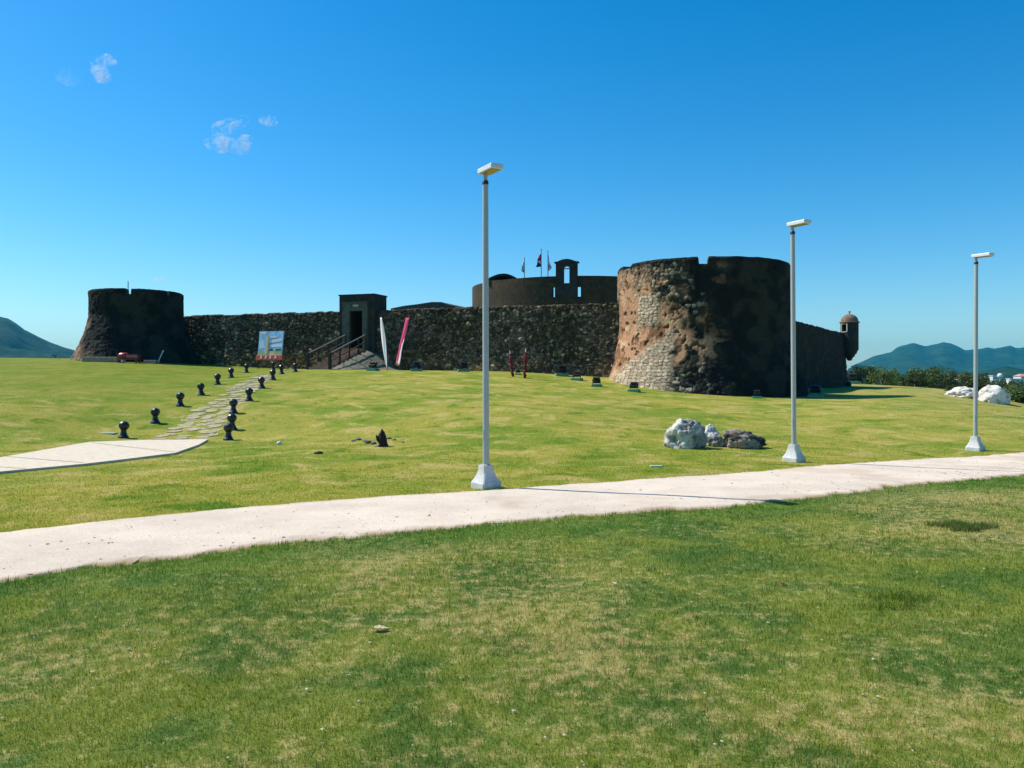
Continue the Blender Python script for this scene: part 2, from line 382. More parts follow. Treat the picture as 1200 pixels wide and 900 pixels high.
stn = sst(.55, .70, fbm(VX * .7, VY * .7, seed=63, o=6)); pc = lerp(pc, pc * np.array([.86, .83, .80]), stn)
tag(grid_mesh('footpath', np.stack([VX, VY, VZ], -1), M_path, pc, flip=True), kind='structure')

# concrete slab walk on the left
M_conc = mat('pale_concrete', (.62, .52, .38), .9, vary=.12, scale=1.5, bump=.004, bscale=40)
sl_px = [(-170,563),(0,538.5),(105,519.8),(170,517.5),(244,516.6),(233,523),(205,533),(150,540),(100,546),(0,555.5),(-170,590)]
sp = [on_ground(*p) for p in sl_px]
b = MB(); n_ = len(sp); top = [(p.x, p.y, p.z + .055) for p in sp]; mid_ = [(p.x, p.y, p.z - .15) for p in sp]
b.add(top + mid_, [tuple(range(n_))[::-1]] + [(i, (i + 1) % n_, n_ + (i + 1) % n_, n_ + i) for i in range(n_)])
tag(b.build('paved_walk', M_conc), kind='structure')
M_joint = mat('joint_dirt', (.16, .13, .09), .95)
b = MB()
for (a, c) in [((98, 545), (8, 537.6)), ((205, 532), (105, 520.5)), ((30, 552), (-50, 547))]:
    p, q = on_ground(*a), on_ground(*c); d = (q - p).normalized(); s_ = Vector((-d.y, d.x, 0)) * .015
    b.add([p + s_ + Vector((0, 0, .059)), p - s_ + Vector((0, 0, .059)), q - s_ + Vector((0, 0, .059)), q + s_ + Vector((0, 0, .059))], [(0, 1, 2, 3)])
tag(b.build('paved_walk_joint', M_joint), kind='structure')

# flagstone path between the bollards
M_flag = mat('flagstone', (.40, .335, .20), .95, vary=.35, scale=2.0, bump=.015, bscale=14, col2=(.27, .25, .11))
b = MB()
Lm = [on_ground(px + dx, py) for px, py, dx in [(178,515,-2),(193,500,10),(214,484,10),(240,469,8),(262,455,8),(280,446,8),(297,439,6)]]
Rm = [on_ground(px, py) for px, py in [(246,515.5),(258,503),(266,490),(283,474),(299,460),(311,449),(318,441)]]
LF = np.array([(p.x, p.y) for p in Lm]); RF = np.array([(p.x, p.y) for p in Rm])
nR = 34
for i in range(nR):
    t = (i + .5) / nR * (len(LF) - 1)
    l0 = np.array([np.interp(t, range(len(LF)), LF[:, k]) for k in (0, 1)]); r0 = np.array([np.interp(t, range(len(RF)), RF[:, k]) for k in (0, 1)])
    wd = np.linalg.norm(r0 - l0); nc = max(3, int(wd / .62)); off = random.random() * .5
    for j in range(nc):
        if random.random() < .11: continue
        u = (j + .5 + (off - .25) + random.uniform(-.1, .1)) / nc
        c = l0 * (1 - u) + r0 * u + np.array([random.uniform(-.06, .06), random.uniform(-.14, .14)])
        rx = wd / nc * .5 * random.uniform(.6, .96); ry = .33 * random.uniform(.6, 1.05); k = random.choice([5, 6, 7]); a0 = random.random() * 6
        pts = [(c[0] + rx * math.cos(a0 + 6.283 * q / k) * random.uniform(.85, 1.1), c[1] + ry * math.sin(a0 + 6.283 * q / k) * random.uniform(.85, 1.1)) for q in range(k)]
        zz = random.uniform(.006, .03)
        tv = [(x, y, gz(x, y) + zz) for x, y in pts]; bv = [(x, y, z - .1) for x, y, z in tv]
        b.add(tv + bv, [tuple(range(k))] + [(q, k + q, k + (q + 1) % k, (q + 1) % k) for q in range(k)])
tag(b.build('flagstone_path', M_flag), kind='structure')

# ------------------------------------------------------------------ grass blades
def grass(name, X, Y, H, Wd, tint):
    n = len(X); Z = ground(X, Y); a = rng.random(n) * 2 * np.pi; ln = rng.random(n) * .9; la = rng.random(n) * 2 * np.pi
    dx, dy = np.cos(a) * Wd / 2, np.sin(a) * Wd / 2
    V = np.zeros((n, 3, 3)); V[:, 0] = np.stack([X - dx, Y - dy, Z - .004], -1); V[:, 1] = np.stack([X + dx, Y + dy, Z - .004], -1)
    V[:, 2] = np.stack([X + np.cos(la) * H * ln, Y + np.sin(la) * H * ln, Z + H * (1 - .3 * ln)], -1)
    me = bpy.data.meshes.new(name); me.vertices.add(3 * n); me.vertices.foreach_set('co', V.reshape(-1).astype(np.float32))
    me.loops.add(3 * n); me.loops.foreach_set('vertex_index', np.arange(3 * n, dtype=np.int32))
    me.polygons.add(n); me.polygons.foreach_set('loop_start', np.arange(0, 3 * n, 3, dtype=np.int32)); me.polygons.foreach_set('loop_total', np.full(n, 3, np.int32))
    me.update(calc_edges=True); at = me.color_attributes.new('col', 'FLOAT_COLOR', 'POINT')
    cc = np.ones((n, 3, 4), np.float32); cc[..., :3] = tint[:, None, :]; at.data.foreach_set('color', cc.reshape(-1))
    me.materials.append(M_blade); o = bpy.data.objects.new(name, me); C.objects.link(o); return o
N = 2600000
Yc = 2.9 * (46 / 2.9) ** rng.random(N)                     # log-uniform in depth
Xc = (rng.random(N) * 2 - 1) * (Yc * .70 + .8)
# density per m2 of this proposal: N / (Y ln(..) * 2*(.7Y+.8)); thin to the wanted density
dens = N / (Yc * math.log(46 / 2.9) * 2 * (Yc * .70 + .8))
want = 7500 * (4 / Yc) ** 1.75 * np.where(Yc < 4, (Yc / 4) ** 1.75, 1) * (1 - .93 * sst(15, 44, Yc))
keep = rng.random(N) < want / dens
Xc, Yc = Xc[keep], Yc[keep]
# off the path, slab and flagstones
tt = np.linspace(0, 1, 900)
def sidepath(X, Y):
    s = X * .87 + Y * .49; o1 = np.argsort(bx * .87 + by * .49); o2 = np.argsort(ex * .87 + ey * .49)
    d = X * PN.x + Y * PN.y
    return d - np.interp(s, (bx * .87 + by * .49)[o1], (bx * PN.x + by * PN.y)[o1]), d - np.interp(s, (ex * .87 + ey * .49)[o2], (ex * PN.x + ey * PN.y)[o2])
df, dn = sidepath(Xc, Yc)
def inpoly(X, Y, poly):
    ins = np.zeros(X.shape, bool); m = len(poly)
    for i in range(m):
        x0, y0 = poly[i]; x1, y1 = poly[(i + 1) % m]
        c = ((y0 > Y) != (y1 > Y)) & (X < (x1 - x0) * (Y - y0) / (y1 - y0 + 1e-12) + x0); ins ^= c
    return ins
SLAB = [(p.x, p.y) for p in sp]
ok = ((df < 0.02) | (dn > -0.05 * rng.random(len(Xc)))) & ~inpoly(Xc, Yc, SLAB)
Xc, Yc, dn, df = Xc[ok], Yc[ok], dn[ok], df[ok]; n = len(Xc)
clump = fbm(Xc * 2.2, Yc * 2.2, seed=21); cl2 = fbm(Xc * 14, Yc * 14, seed=22, o=2)
H = (.018 + .026 * rng.random(n)) * (.55 + .9 * clump) * (.6 + .8 * cl2) * (1 - .35 * sst(10, 20, Yc))
H *= 1 + .9 * ((dn > -.1) & (dn < .35)) * rng.random(n)
Wd = .0042 * (np.maximum(Yc, 4) / 4) ** .85 * (.7 + .6 * rng.random(n))
tn = .85 + .85 * rng.random(n) ** 1.3; straw = (rng.random(n) < .14)
tint = np.stack([tn * np.where(straw, 1.7, .95), tn * np.where(straw, 1.3, 1.05), tn * np.where(straw, 1.5, .8)], -1)
# darker lusher tuft right of the path
k = 2600; tx, ty = on_ground(1127, 619)[:2]
r_ = np.sqrt(rng.random(k)); a_ = rng.random(k) * 6.283
Xc = np.r_[Xc, tx + .42 * r_ * np.cos(a_) * (.7 + .5 * np.sin(a_ * 3 + 1))]; Yc = np.r_[Yc, ty + .28 * r_ * np.sin(a_)]; H = np.r_[H, .05 + .06 * rng.random(k)]; Wd = np.r_[Wd, np.full(k, .009)]
tint = np.r_[tint, np.tile([.6, .85, .7], (k, 1)) * (.6 + .6 * rng.random((k, 1)))]
for cx, cy in [(1058, 704), (1040, 712), (1050, 700)]:
    k = 260; tx, ty = on_ground(cx, cy)[:2]; r_ = np.sqrt(rng.random(k)); a_ = rng.random(k) * 6.283
    Xc = np.r_[Xc, tx + .3 * r_ ** 1.5 * np.cos(a_)]; Yc = np.r_[Yc, ty + .1 * r_ * np.sin(a_)]; H = np.r_[H, .03 + .03 * rng.random(k)]; Wd = np.r_[Wd, np.full(k, .006)]
    tint = np.r_[tint, np.tile([.6, .85, .7], (k, 1)) * (.6 + .6 * rng.random((k, 1)))]
tag(grass('grass', Xc, Yc, H, Wd, tint), kind='stuff')

# pebbles, grit and daisies lying in the lawn (nobody could count them)
M_peb = mat('pale_pebble', (.48, .46, .34), .9, vary=.3, scale=8)
M_pebd = mat('dark_grit', (.10, .085, .06), .95, vary=.3, scale=8)
def scatter(name, m, pts, smin, smax, flat=.6):
    b = MB(); oct_ = [(1, 0, 0), (0, 1, 0), (-1, 0, 0), (0, -1, 0), (0, 0, 1), (0, 0, -1)]
    fs = [(0, 1, 4), (1, 2, 4), (2, 3, 4), (3, 0, 4), (1, 0, 5), (2, 1, 5), (3, 2, 5), (0, 3, 5)]
    Z = ground(np.array([p[0] for p in pts]), np.array([p[1] for p in pts]))
    for (x, y, up), z in zip(pts, Z):
        s = random.uniform(smin, smax) * random.choice([.6, .8, 1, 1.5]); a = random.random() * 6.3; ca, sa = math.cos(a), math.sin(a); e = random.uniform(.6, 1)
        vs = []
        for q in oct_:
            qx, qy, qz = q[0] * s * random.uniform(.8, 1.1), q[1] * s * e, q[2] * s * flat * random.uniform(.8, 1.1)
            vs.append((x + ca * qx - sa * qy, y + sa * qx + ca * qy, z + up + qz * .6))
        b.add(vs, fs)
    return tag(b.build(name, m, smooth=False), kind='stuff')
pts = []
for _ in range(380):
    Y = 3.4 * (15 / 3.4) ** random.random(); X = random.uniform(-.68, .68) * Y; pts.append((X, Y, .016))
df, dn = sidepath(np.array([p[0] for p in pts]), np.array([p[1] for p in pts])); pts = [p for p, d in zip(pts, dn) if d > .1]
for _ in range(260):                                        # daisies along the path's near edge
    t = random.uniform(.25, .85); i = int(t * 1799); d = random.expovariate(2.2)
    if fbm(np.array([t * 26]), np.array([0.5]), seed=40, o=2)[0] > .5: pts.append((ex[i] + PN.x * (.08 + d), ey[i] + PN.y * (.08 + d), .03))
scatter('pebbles', M_peb, pts, .005, .011)
pts = []
for _ in range(420):
    t = random.uniform(.18, .62); i = int(t * 1799); u = random.random() ** .6
    pts.append((bx[i] * (1 - u) + ex[i] * u, by[i] * (1 - u) + ey[i] * u, .02))
scatter('path_grit', M_pebd, pts, .010, .020, .4)

# ------------------------------------------------------------------ masonry generators
def mix3(a, b, t): return np.asarray(a)[None, None, :] * (1 - t)[..., None] + np.asarray(b)[None, None, :] * t[..., None]
M_stone = mat('rubble_stone', attr='col', rough=.95, vary=.22, scale=2.5, bump=.02, bscale=9, spec=.15)
def rubble_wall(name, p0, p1, ztop, zbot, thick, label, seed, plain=0.0, step=.042, batter=.075, cell=.185, dark=1.0, amp=.15, off0=0):
    p0 = Vector(p0); p1 = Vector(p1); d = (p1 - p0); L = d.length; d.normalize(); nrm = Vector((d.y, -d.x))      # outward (towards camera)
    if nrm.y > 0 and abs(nrm.y) > .5: nrm = -nrm
    root = empty(name, (p0.x, p0.y, zbot), label, 'fortress wall')
    nc = int(L / step); nr = int((ztop - zbot) / step); s = np.linspace(0, L, nc); z = np.linspace(zbot, ztop, nr)
    Sg, Zg = np.meshgrid(s, z)
    wx = (fbm(Sg * 1.3, Zg * 1.3, seed=seed) - .5) * .5; wz = (fbm(Sg * 1.3 + 7, Zg * 1.3, seed=seed + 1) - .5) * .4
    u = (Sg + wx) / (cell * 1.25) + off0; v = (Zg + wz) / cell
    f1, f2, cid = worley(u, v, seed=seed, jit=.85); e = np.clip((f2 - f1) / .35, 0, 1)
    c2 = (cid * 7.13) % 1; c3 = (cid * 13.7) % 1
    dome = np.sqrt(np.clip(1 - (f1 / .62) ** 2, 0, 1))
    h = (e ** .7 * .3 + .7 * dome * e ** .4) * (.2 + .8 * c2 ** 1.4) * amp + .035 * (fbm(Sg * 9, Zg * 9, seed=seed + 2) - .5)
    big = fbm(Sg * .35, Zg * .5, seed=seed + 3)
    patch = sst(.5, .66, fbm(Sg * .8, Zg * .8, seed=seed + 4)); h = h * (1 - .35 * patch)
    tone = .045 + .14 * c3 ** 1.6 + .30 * (c3 > .94) * c2
    col = np.stack([tone * 1.32, tone, tone * .66], -1)
    moss = sst(.46, .62, fbm(Sg * .6 + 3, Zg * .6, seed=seed + 5)); col = lerp(col, col * np.array([.60, .66, .50]), moss * .8)
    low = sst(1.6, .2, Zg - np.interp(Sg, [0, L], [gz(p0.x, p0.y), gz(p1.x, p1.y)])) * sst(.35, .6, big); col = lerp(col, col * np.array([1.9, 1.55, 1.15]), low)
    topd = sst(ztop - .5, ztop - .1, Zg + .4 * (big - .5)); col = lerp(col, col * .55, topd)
    joint = 1 - sst(.05, .4, e); col = lerp(col, np.broadcast_to(np.array([.014, .013, .010]), col.shape) * (1 + 2.2 * low[..., None]), joint) * dark
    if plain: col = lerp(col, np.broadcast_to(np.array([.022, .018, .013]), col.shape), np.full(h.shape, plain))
    out = h + (ztop - Zg) * batter
    chamf = sst(ztop - .10, ztop, Zg); out = out - chamf * .12; chip = np.clip(fbm(Sg * 2.2, Sg * 0 + seed, seed=seed + 9, o=4) - .42, 0, 1) * .24; Zg = Zg - chip * sst(ztop - .4, ztop, Zg)
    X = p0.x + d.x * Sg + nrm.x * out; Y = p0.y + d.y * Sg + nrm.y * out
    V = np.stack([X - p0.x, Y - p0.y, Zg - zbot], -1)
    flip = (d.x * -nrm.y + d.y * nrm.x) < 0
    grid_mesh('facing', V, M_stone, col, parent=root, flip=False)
    b = MB(); q = [(-.12, 0), (-thick, 0)]
    def pt(sv, o, zz): return (d.x * sv + nrm.x * o, d.y * sv + nrm.y * o, zz - zbot)
    t0 = ztop - .07
    b.add([pt(0, -.08, t0), pt(L, -.08, t0), pt(L, -thick, t0), pt(0, -thick, t0), pt(0, -.08, zbot), pt(L, -.08, zbot), pt(L, -thick, zbot), pt(0, -thick, zbot)],
          [(0, 1, 2, 3), (2, 6, 7, 3), (1, 5, 6, 2), (0, 3, 7, 4)])
    b.build('wall_core', M_core, root)
    return root, d, nrm, L
M_core = mat('weathered_core', (.10, .09, .075), .95, vary=.3, scale=1.2, bump=.02, bscale=6, col2=(.04, .038, .03))
M_dark = mat('blackened_render', (.035, .033, .028), .95, vary=.35, scale=.9, bump=.02, bscale=5, col2=(.02, .021, .018))

ZT = 4.62
WR = Vector((8.2, 49.5)); sl_ = .345
def wl(x): return Vector((x, 50 + sl_ * (6.6 - x)))
GX0, GX1 = -12.1, -9.25                      # gate block span along the wall
rubble_wall('curtain_wall', wl(-27.2), wl(GX0 + .1), ZT, -.6, 1.4, 'dark rubble stone wall between the left round tower and the gate', 11)
rubble_wall('curtain_wall', wl(GX1 - .1), wl(8.4), ZT, -1.0, 1.4, 'long dark rubble stone wall between the gate and the big round tower', 12)
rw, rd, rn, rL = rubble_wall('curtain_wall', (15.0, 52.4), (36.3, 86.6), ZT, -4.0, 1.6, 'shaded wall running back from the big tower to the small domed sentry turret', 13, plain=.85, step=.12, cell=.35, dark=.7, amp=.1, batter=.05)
# back return of that wall so the corner is solid
M_st2 = M_core

# ------------------------------------------------------------------ round towers
def tower(name, cx, cy, Rt, zt, zbase, zf, flare, fp, label, seed, notches, style):
    root = empty(name, (cx, cy, zbase), label, 'round tower')
    nc = int(2 * math.pi * Rt / .042); th = np.linspace(0, 2 * math.pi, nc, endpoint=False)
    vdir = math.atan2(-cy, -cx)                       # direction to camera
    dth = (th - vdir + math.pi) % (2 * math.pi) - math.pi
    lat = np.sin(dth)                                  # +1 = right side as seen from the camera
    ztop = np.full(nc, zt)
    for a, b_, dep in notches: ztop = np.where((lat > a) & (lat < b_) & (np.abs(dth) < math.pi / 2), zt - dep, ztop)
    ztop = ztop + .05 * (fbm(th * 9, th * 0, seed=seed, o=3) - .5)
    nr = int((zt - zbase) / .042); t = np.linspace(0, 1, nr)
    TH, TT = np.meshgrid(th, t); ZTp = np.broadcast_to(ztop, TH.shape); Z = zbase + (ZTp - zbase) * TT
    dz = np.maximum(0, zf - Z); rad = Rt + flare * (dz / (zf - fp)) ** 1.45
    LA = np.broadcast_to(lat, TH.shape); DT = np.broadcast_to(dth, TH.shape); arc = TH * Rt; arcd = DT * Rt
    HN = (Z - fp) / (zt - fp)                          # 0 at foot, 1 at top
    nz = lambda f, s, o=4: fbm(np.cos(TH) * Rt * f + 50, np.sin(TH) * Rt * f + 50, Z * f, seed=seed + s, o=o)
    # layers
    gx, gzr = arc / .34, Z / .17
    f1, f2, cid = worley(arc / .30 + .3 * nz(1.2, 1), Z / .19 + .3 * nz(1.2, 2), seed=seed + 5, jit=.7); eb = np.clip((f2 - f1) / .3, 0, 1)
    r1, r2, rid = worley(arc / .27 + nz(1, 3), Z / .235 + nz(1, 4), seed=seed + 6, jit=.95); er = np.clip((r2 - r1) / .35, 0, 1)
    plaster = mix3([.47, .255, .140], [.28, .155, .085], sst(.4, .65, nz(.7, 7))); plaster = lerp(plaster, np.broadcast_to(np.array([.58, .37, .20]), plaster.shape), sst(.58, .72, nz(1.6, 8)))
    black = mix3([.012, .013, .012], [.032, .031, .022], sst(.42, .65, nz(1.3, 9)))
    c2 = (rid * 7.1) % 1
    rub = mix3([.045, .038, .028], [.34, .28, .19], sst(.1, .95, c2)) * (.15 + .85 * sst(.10, .5, er))[..., None]
    bt = (cid * 5.3) % 1
    brick = mix3([.34, .25, .165], [.62, .49, .34], bt) * (.10 + .90 * sst(.12, .42, eb))[..., None]
    h = .06 * (nz(1.6, 10) - .5) + .045 * (nz(7, 14, 4) - .5); strk = fbm(arc * 2.6, Z * .45, seed=seed + 40, o=4)
    col = plaster * (.62 + .75 * strk)[..., None]
    pit = sst(.60, .70, nz(3.2, 41, 3)); col = lerp(col, col * .28, pit); h = h - .07 * pit
    flake = sst(.545, .560, nz(1.15, 42, 6)); col = lerp(col, col * np.array([.60, .56, .52]), flake); h = h - .03 * flake
    wn = nz(.8, 12, 7) - .5; wn2 = nz(2.2, 13, 6) - .5
    if style == 'big':
        mb = sst(.10, .0, np.maximum.reduce([HN - (.36 + .55 * (LA + .42)) - .14 * wn2, -.97 - LA, LA + .36 + .07 * wn2, np.abs(HN) * 0 - 1]))   # masonry panel low left
        mb2 = sst(.06, 0., np.maximum.reduce([np.abs(LA + .60) - .09, np.abs(HN - .63) - .08]) - .12 * wn2)
        mb = np.maximum(mb, mb2)
        mr = sst(.12, -.05, np.maximum(.74 - HN, LA + .02) - .45 * wn) * (.55 + .45 * sst(-.75, -.4, LA)) * sst(.40, .52, nz(1.8, 43, 5) + .18 * sst(-.6, -.3, LA))                             # rubble high left
        mlow = sst(.08, 0, np.maximum(HN - .17, -.30 - LA) - .12 * wn2)                            # rubble foot right
        dk = sst(-.30, -.12, LA + 1.15 * wn + .5 * wn2 + .16 * (HN - .5))  # black: weathered blotches, and the right side's shade put into the colour
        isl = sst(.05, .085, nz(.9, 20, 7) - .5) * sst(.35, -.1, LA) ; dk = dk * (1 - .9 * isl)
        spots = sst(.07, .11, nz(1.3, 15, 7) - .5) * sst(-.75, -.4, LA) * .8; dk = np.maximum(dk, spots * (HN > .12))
        topb = sst(.93, .98, HN + .03 * wn2)
    else:
        mb = sst(.1, 0, np.maximum(HN - .30, LA + .75) - .2 * wn) * 0
        mr = sst(.12, -.05, np.maximum(HN - .45, LA + .50) - .3 * wn) * .6
        mlow = mr * 0
        dk = sst(-1.02, -.72, LA + .5 * wn + .62 * (HN - .30)); topb = sst(.93, .98, HN)  # black all but the low left strip: shaded side put into the colour
    col = lerp(col, rub, np.maximum(mr, mlow)); h = h + np.maximum(mr, mlow) * (er ** .6 * (.3 + .7 * c2) * .10 - .03)
    keep_b = mb
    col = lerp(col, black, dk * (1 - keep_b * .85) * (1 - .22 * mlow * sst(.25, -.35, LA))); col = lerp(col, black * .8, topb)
    col = lerp(col, brick, mb); h = h * (1 - mb) + mb * (eb ** .5 * (.4 + .6 * bt) * .06 - .02)
    if style == 'big':                                                                             # pale stones standing through the blackened area
        r3 = (rid * 3.7) % 1; pk = (r3 > .70) * sst(.15, .4, er) * sst(.50, .62, nz(.5, 16)) * dk * sst(.15, .05, LA)
        col = lerp(col, np.broadcast_to(np.array([.30, .28, .22]), col.shape), pk * .8); h = h + pk * .05
    rad = rad + h; rad = rad - .10 * sst(.985, 1, TT)
    V = np.stack([np.cos(TH) * rad, np.sin(TH) * rad, Z - zbase], -1)
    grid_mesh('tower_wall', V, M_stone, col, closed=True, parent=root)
    b = MB(); k = 900; ri = Rt - 1.0; vs = []; fs = []                                              # parapet top, inner face, gun deck
    ths = np.arange(k) * 2 * math.pi / k; zz = np.interp(ths, th, ztop) - zbase
    for r_, zo in ((Rt - .10, zz), (ri, zz), (ri, zz * 0 + zt - 1.1 - zbase)):
        vs += [(math.cos(a) * r_, math.sin(a) * r_, float(q) - .004) for a, q in zip(ths, zo)]
    for lv in (0, 1): fs += [(lv * k + i, lv * k + (i + 1) % k, (lv + 1) * k + (i + 1) % k, (lv + 1) * k + i) for i in range(k)]
    fs.append(tuple(2 * k + i for i in range(k))); b.add(vs, fs); b.build('parapet_top', M_core, root)
    return root
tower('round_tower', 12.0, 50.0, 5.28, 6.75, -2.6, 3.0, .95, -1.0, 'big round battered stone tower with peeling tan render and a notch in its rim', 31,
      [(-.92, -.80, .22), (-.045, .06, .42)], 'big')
tower('round_tower', -27.56, 58.3, 3.18, 6.08, -.6, 4.3, 1.17, .95, 'smaller dark round tower with flaring foot at the far left end of the wall', 32,
      [(-.23, -.12, .38), (.62, .68, .30)], 'left')

# small rod standing in the notch of the left tower
b = MB(); b.tube([(0, 0, 0), (0, 0, 1.0)], .03, 6); b.box((0, 0, .02), (.2, .2, .04))
tag(b.build('antenna_rod', mat('dark_metal', (.05, .05, .055), .5, .8), None, (PX(148.5, 55.8), 56.0, 5.65)), 'thin upright rod on the rim of the left round tower', 'rod')

# ------------------------------------------------------------------ gate block
M_gate = mat('dark_ashlar', (.045, .042, .033), .95, vary=.35, scale=1.0, bump=.02, bscale=6, col2=(.025, .025, .02))
M_frame = mat('grey_green_ashlar', (.07, .085, .065), .9, vary=.25, scale=2.0, bump=.012, bscale=8, col2=(.12, .125, .095))
ang = math.atan2(-sl_, 1)
gc = wl((GX0 + GX1) / 2); gn = Vector((math.sin(ang), -math.cos(ang)))
groot = empty('gatehouse', (gc.x, gc.y, -.5), 'dark stone gate block with a tall doorway set in the middle of the wall', 'gatehouse', ang)
hw = 1.38; GZ = .5
def z_(v): return v + GZ
b = MB(); dw0, dw1, dz0, dz1 = -.48, .55, 1.9, 4.5
b.cols([-hw, dw0 - .02, dw1 + .02, hw], lambda i: [((z_(-.5),) * 2, (z_(5.6),) * 2)] if i != 1 else [((z_(-.5),) * 2, (z_(dz0),) * 2), ((z_(dz1 + .02),) * 2, (z_(5.6),) * 2)], -.55, 1.25)
b.build('gate_block', M_gate, groot)
b = MB(); b.cols([-hw - .05, hw + .05], lambda i: [((z_(5.6),) * 2, (z_(5.68),) * 2)], -.6, 1.3); b.build('cornice', M_dark, groot)
b = MB(); b.cols([dw0 - .55, dw0, dw1, dw1 + .38], lambda i: [((z_(-.2),) * 2, (z_(5.05),) * 2)] if i != 1 else [((z_(-.2),) * 2, (z_(dz0 - .003),) * 2), ((z_(dz1),) * 2, (z_(5.05),) * 2)], -.75, -.552)
b.build('door_frame', M_frame, groot)
b = MB(); b.cols([dw0 - .62, dw1 + .45], lambda i: [((z_(5.05),) * 2, (z_(5.13),) * 2)], -.82, -.553); b.build('lintel_cap', M_frame, groot)
b = MB(); b.box((.04, -.765, z_(4.86)), (.42, .03, .14)); b.build('plaque', mat('pale_stone_plaque', (.42, .42, .36), .8), groot)
b = MB(); b.box((dw0 + .03, 0, z_(3.2)), (.05, .9, 2.5)); b.build('open_door', mat('dark_wood', (.03, .022, .016), .7), groot)
b = MB(); b.box((0.03, 1.2, z_(3.2)), (1.02, .06, 2.56)); b.build('passage_back', M_dark, groot)

# stairs going out from the door, with a rubble bank on the right
M_step = mat('brown_steps', (.34, .19, .11), .95, vary=.3, scale=2.5, bump=.02, bscale=10, col2=(.40, .28, .17))
M_bank = mat('rubble_bank', (.22, .19, .13), .95, vary=.4, scale=2.2, bump=.05, bscale=5, col2=(.12, .115, .07))
G2 = lambda lx, ly: gc + Vector((math.cos(ang) * lx - math.sin(ang) * ly, math.sin(ang) * lx + math.cos(ang) * ly))
st = empty('gate_stairs', (gc.x, gc.y, 0), 'brown steps climbing between two dark handrails up to the gate doorway', 'stairs', ang)
zb = gz(*G2(.05, -5.4)); nst = 9; y_t, y_b = -.83, -5.4; wdt = .74; xc_ = .04; zl = 0
b = MB()
prof = []
for i in range(nst):
    ya = y_b + (y_t - y_b) * i / nst; za = zb + (1.88 - zb) * (i + 1) / nst
    b.box((xc_, (ya + y_t) / 2 if i < nst - 1 else (ya + y_t) / 2, za - (1.88 - zb) / nst / 2 - .001 * i), (2 * wdt, y_t - ya, (1.88 - zb) / nst))
    prof.append((ya, za))
b.build('steps', M_step, st)
b = MB(); b.add([(xc_ - wdt + .01, y_b + .02, zb - .6), (xc_ + wdt - .01, y_b + .02, zb - .6), (xc_ + wdt - .01, y_t, zb - .6), (xc_ - wdt + .01, y_t, zb - .6),
     (xc_ - wdt + .01, y_b + .02, zb + .0), (xc_ + wdt - .01, y_b + .02, zb + .0), (xc_ + wdt - .01, y_t, 1.68), (xc_ - wdt + .01, y_t, 1.68)],
     [(0, 1, 5, 4), (1, 2, 6, 5), (3, 0, 4, 7), (4, 5, 6, 7), (2, 3, 7, 6)]); b.build('stair_base', M_bank, st)
# bank: heightfield
gxv = np.linspace(0, 3.3, 40); gyv = np.linspace(-5.5, -.10, 64); BX, BY = np.meshgrid(gxv, gyv)
edge = zb + (1.78 - zb) * np.clip((BY - y_b) / (y_t - y_b), 0, 1)
wxw = gc.x + math.cos(ang) * (BX + xc_ + wdt) - math.sin(ang) * BY; wyw = gc.y + math.sin(ang) * (BX + xc_ + wdt) + math.cos(ang) * BY
gr = ground(wxw, wyw); wd_ = 1.0 + 2.0 * (edge - zb) / 1.5; tt_ = np.clip(BX / wd_, 0, 1)
BZ = gr + (edge - gr) * (1 - sst(0, 1, tt_)) * .96 - .05 * (tt_ >= 1) + .10 * (fbm(BX * 4, BY * 4, seed=50) - .5) * (1 - tt_)
grid_mesh('rubble_bank', np.stack([BX + xc_ + wdt, BY, BZ], -1), M_bank, parent=st)
# handrails
M_rail = mat('dark_timber', (.035, .028, .022), .75, vary=.3, scale=6)
def railing(xo, label):
    p = G2(xo, 0); r = empty('handrail', (p.x, p.y, 0), label, 'handrail', ang, 'handrails of the gate stairs')
    def zs(y): return zb + (1.88 - zb) * np.clip((y - y_b) / (y_t - y_b), 0, 1)
    for i, y in enumerate([-5.35, -4.15, -2.95, -1.75, -.75]):
        s_ = .17 if i == 0 else .09; top_ = .98 if i else 1.02; z0 = float(zs(y)) - .25
        m = MB(); m.bbox((0, y, (z0 + float(zs(y)) + top_) / 2), (s_, s_, float(zs(y)) + top_ - z0), .012)
        if i == 0: m.bbox((0, y, float(zs(y)) + top_ + .02), (s_ + .05, s_ + .05, .05), .01)
        m.build('post', M_rail, r)
    for h_, nm, rr in ((.97, 'top_rail', .07), (.48, 'middle_rail', .055)):
        m = MB(); ya, yb = -5.45, -.70; za, zb_ = float(zs(-5.35)) + h_, float(zs(-.75)) + h_
        m.add([(-rr/2, ya, za - rr/2), (rr/2, ya, za - rr/2), (rr/2, ya, za + rr/2), (-rr/2, ya, za + rr/2), (-rr/2, yb, zb_ - rr/2), (rr/2, yb, zb_ - rr/2), (rr/2, yb, zb_ + rr/2), (-rr/2, yb, zb_ + rr/2)],
              [(0, 1, 2, 3), (7, 6, 5, 4), (0, 4, 5, 1), (1, 5, 6, 2), (2, 6, 7, 3), (3, 7, 4, 0)]); m.build(nm, mat('pale_top_rail', (.16, .14, .12), .6) if nm == 'top_rail' else M_rail, r)
railing(xc_ - wdt - .07, 'dark handrail on the left side of the gate stairs, farther from the banners')
railing(xc_ + wdt + .07, 'dark handrail on the right side of the gate stairs, nearer the white banner')

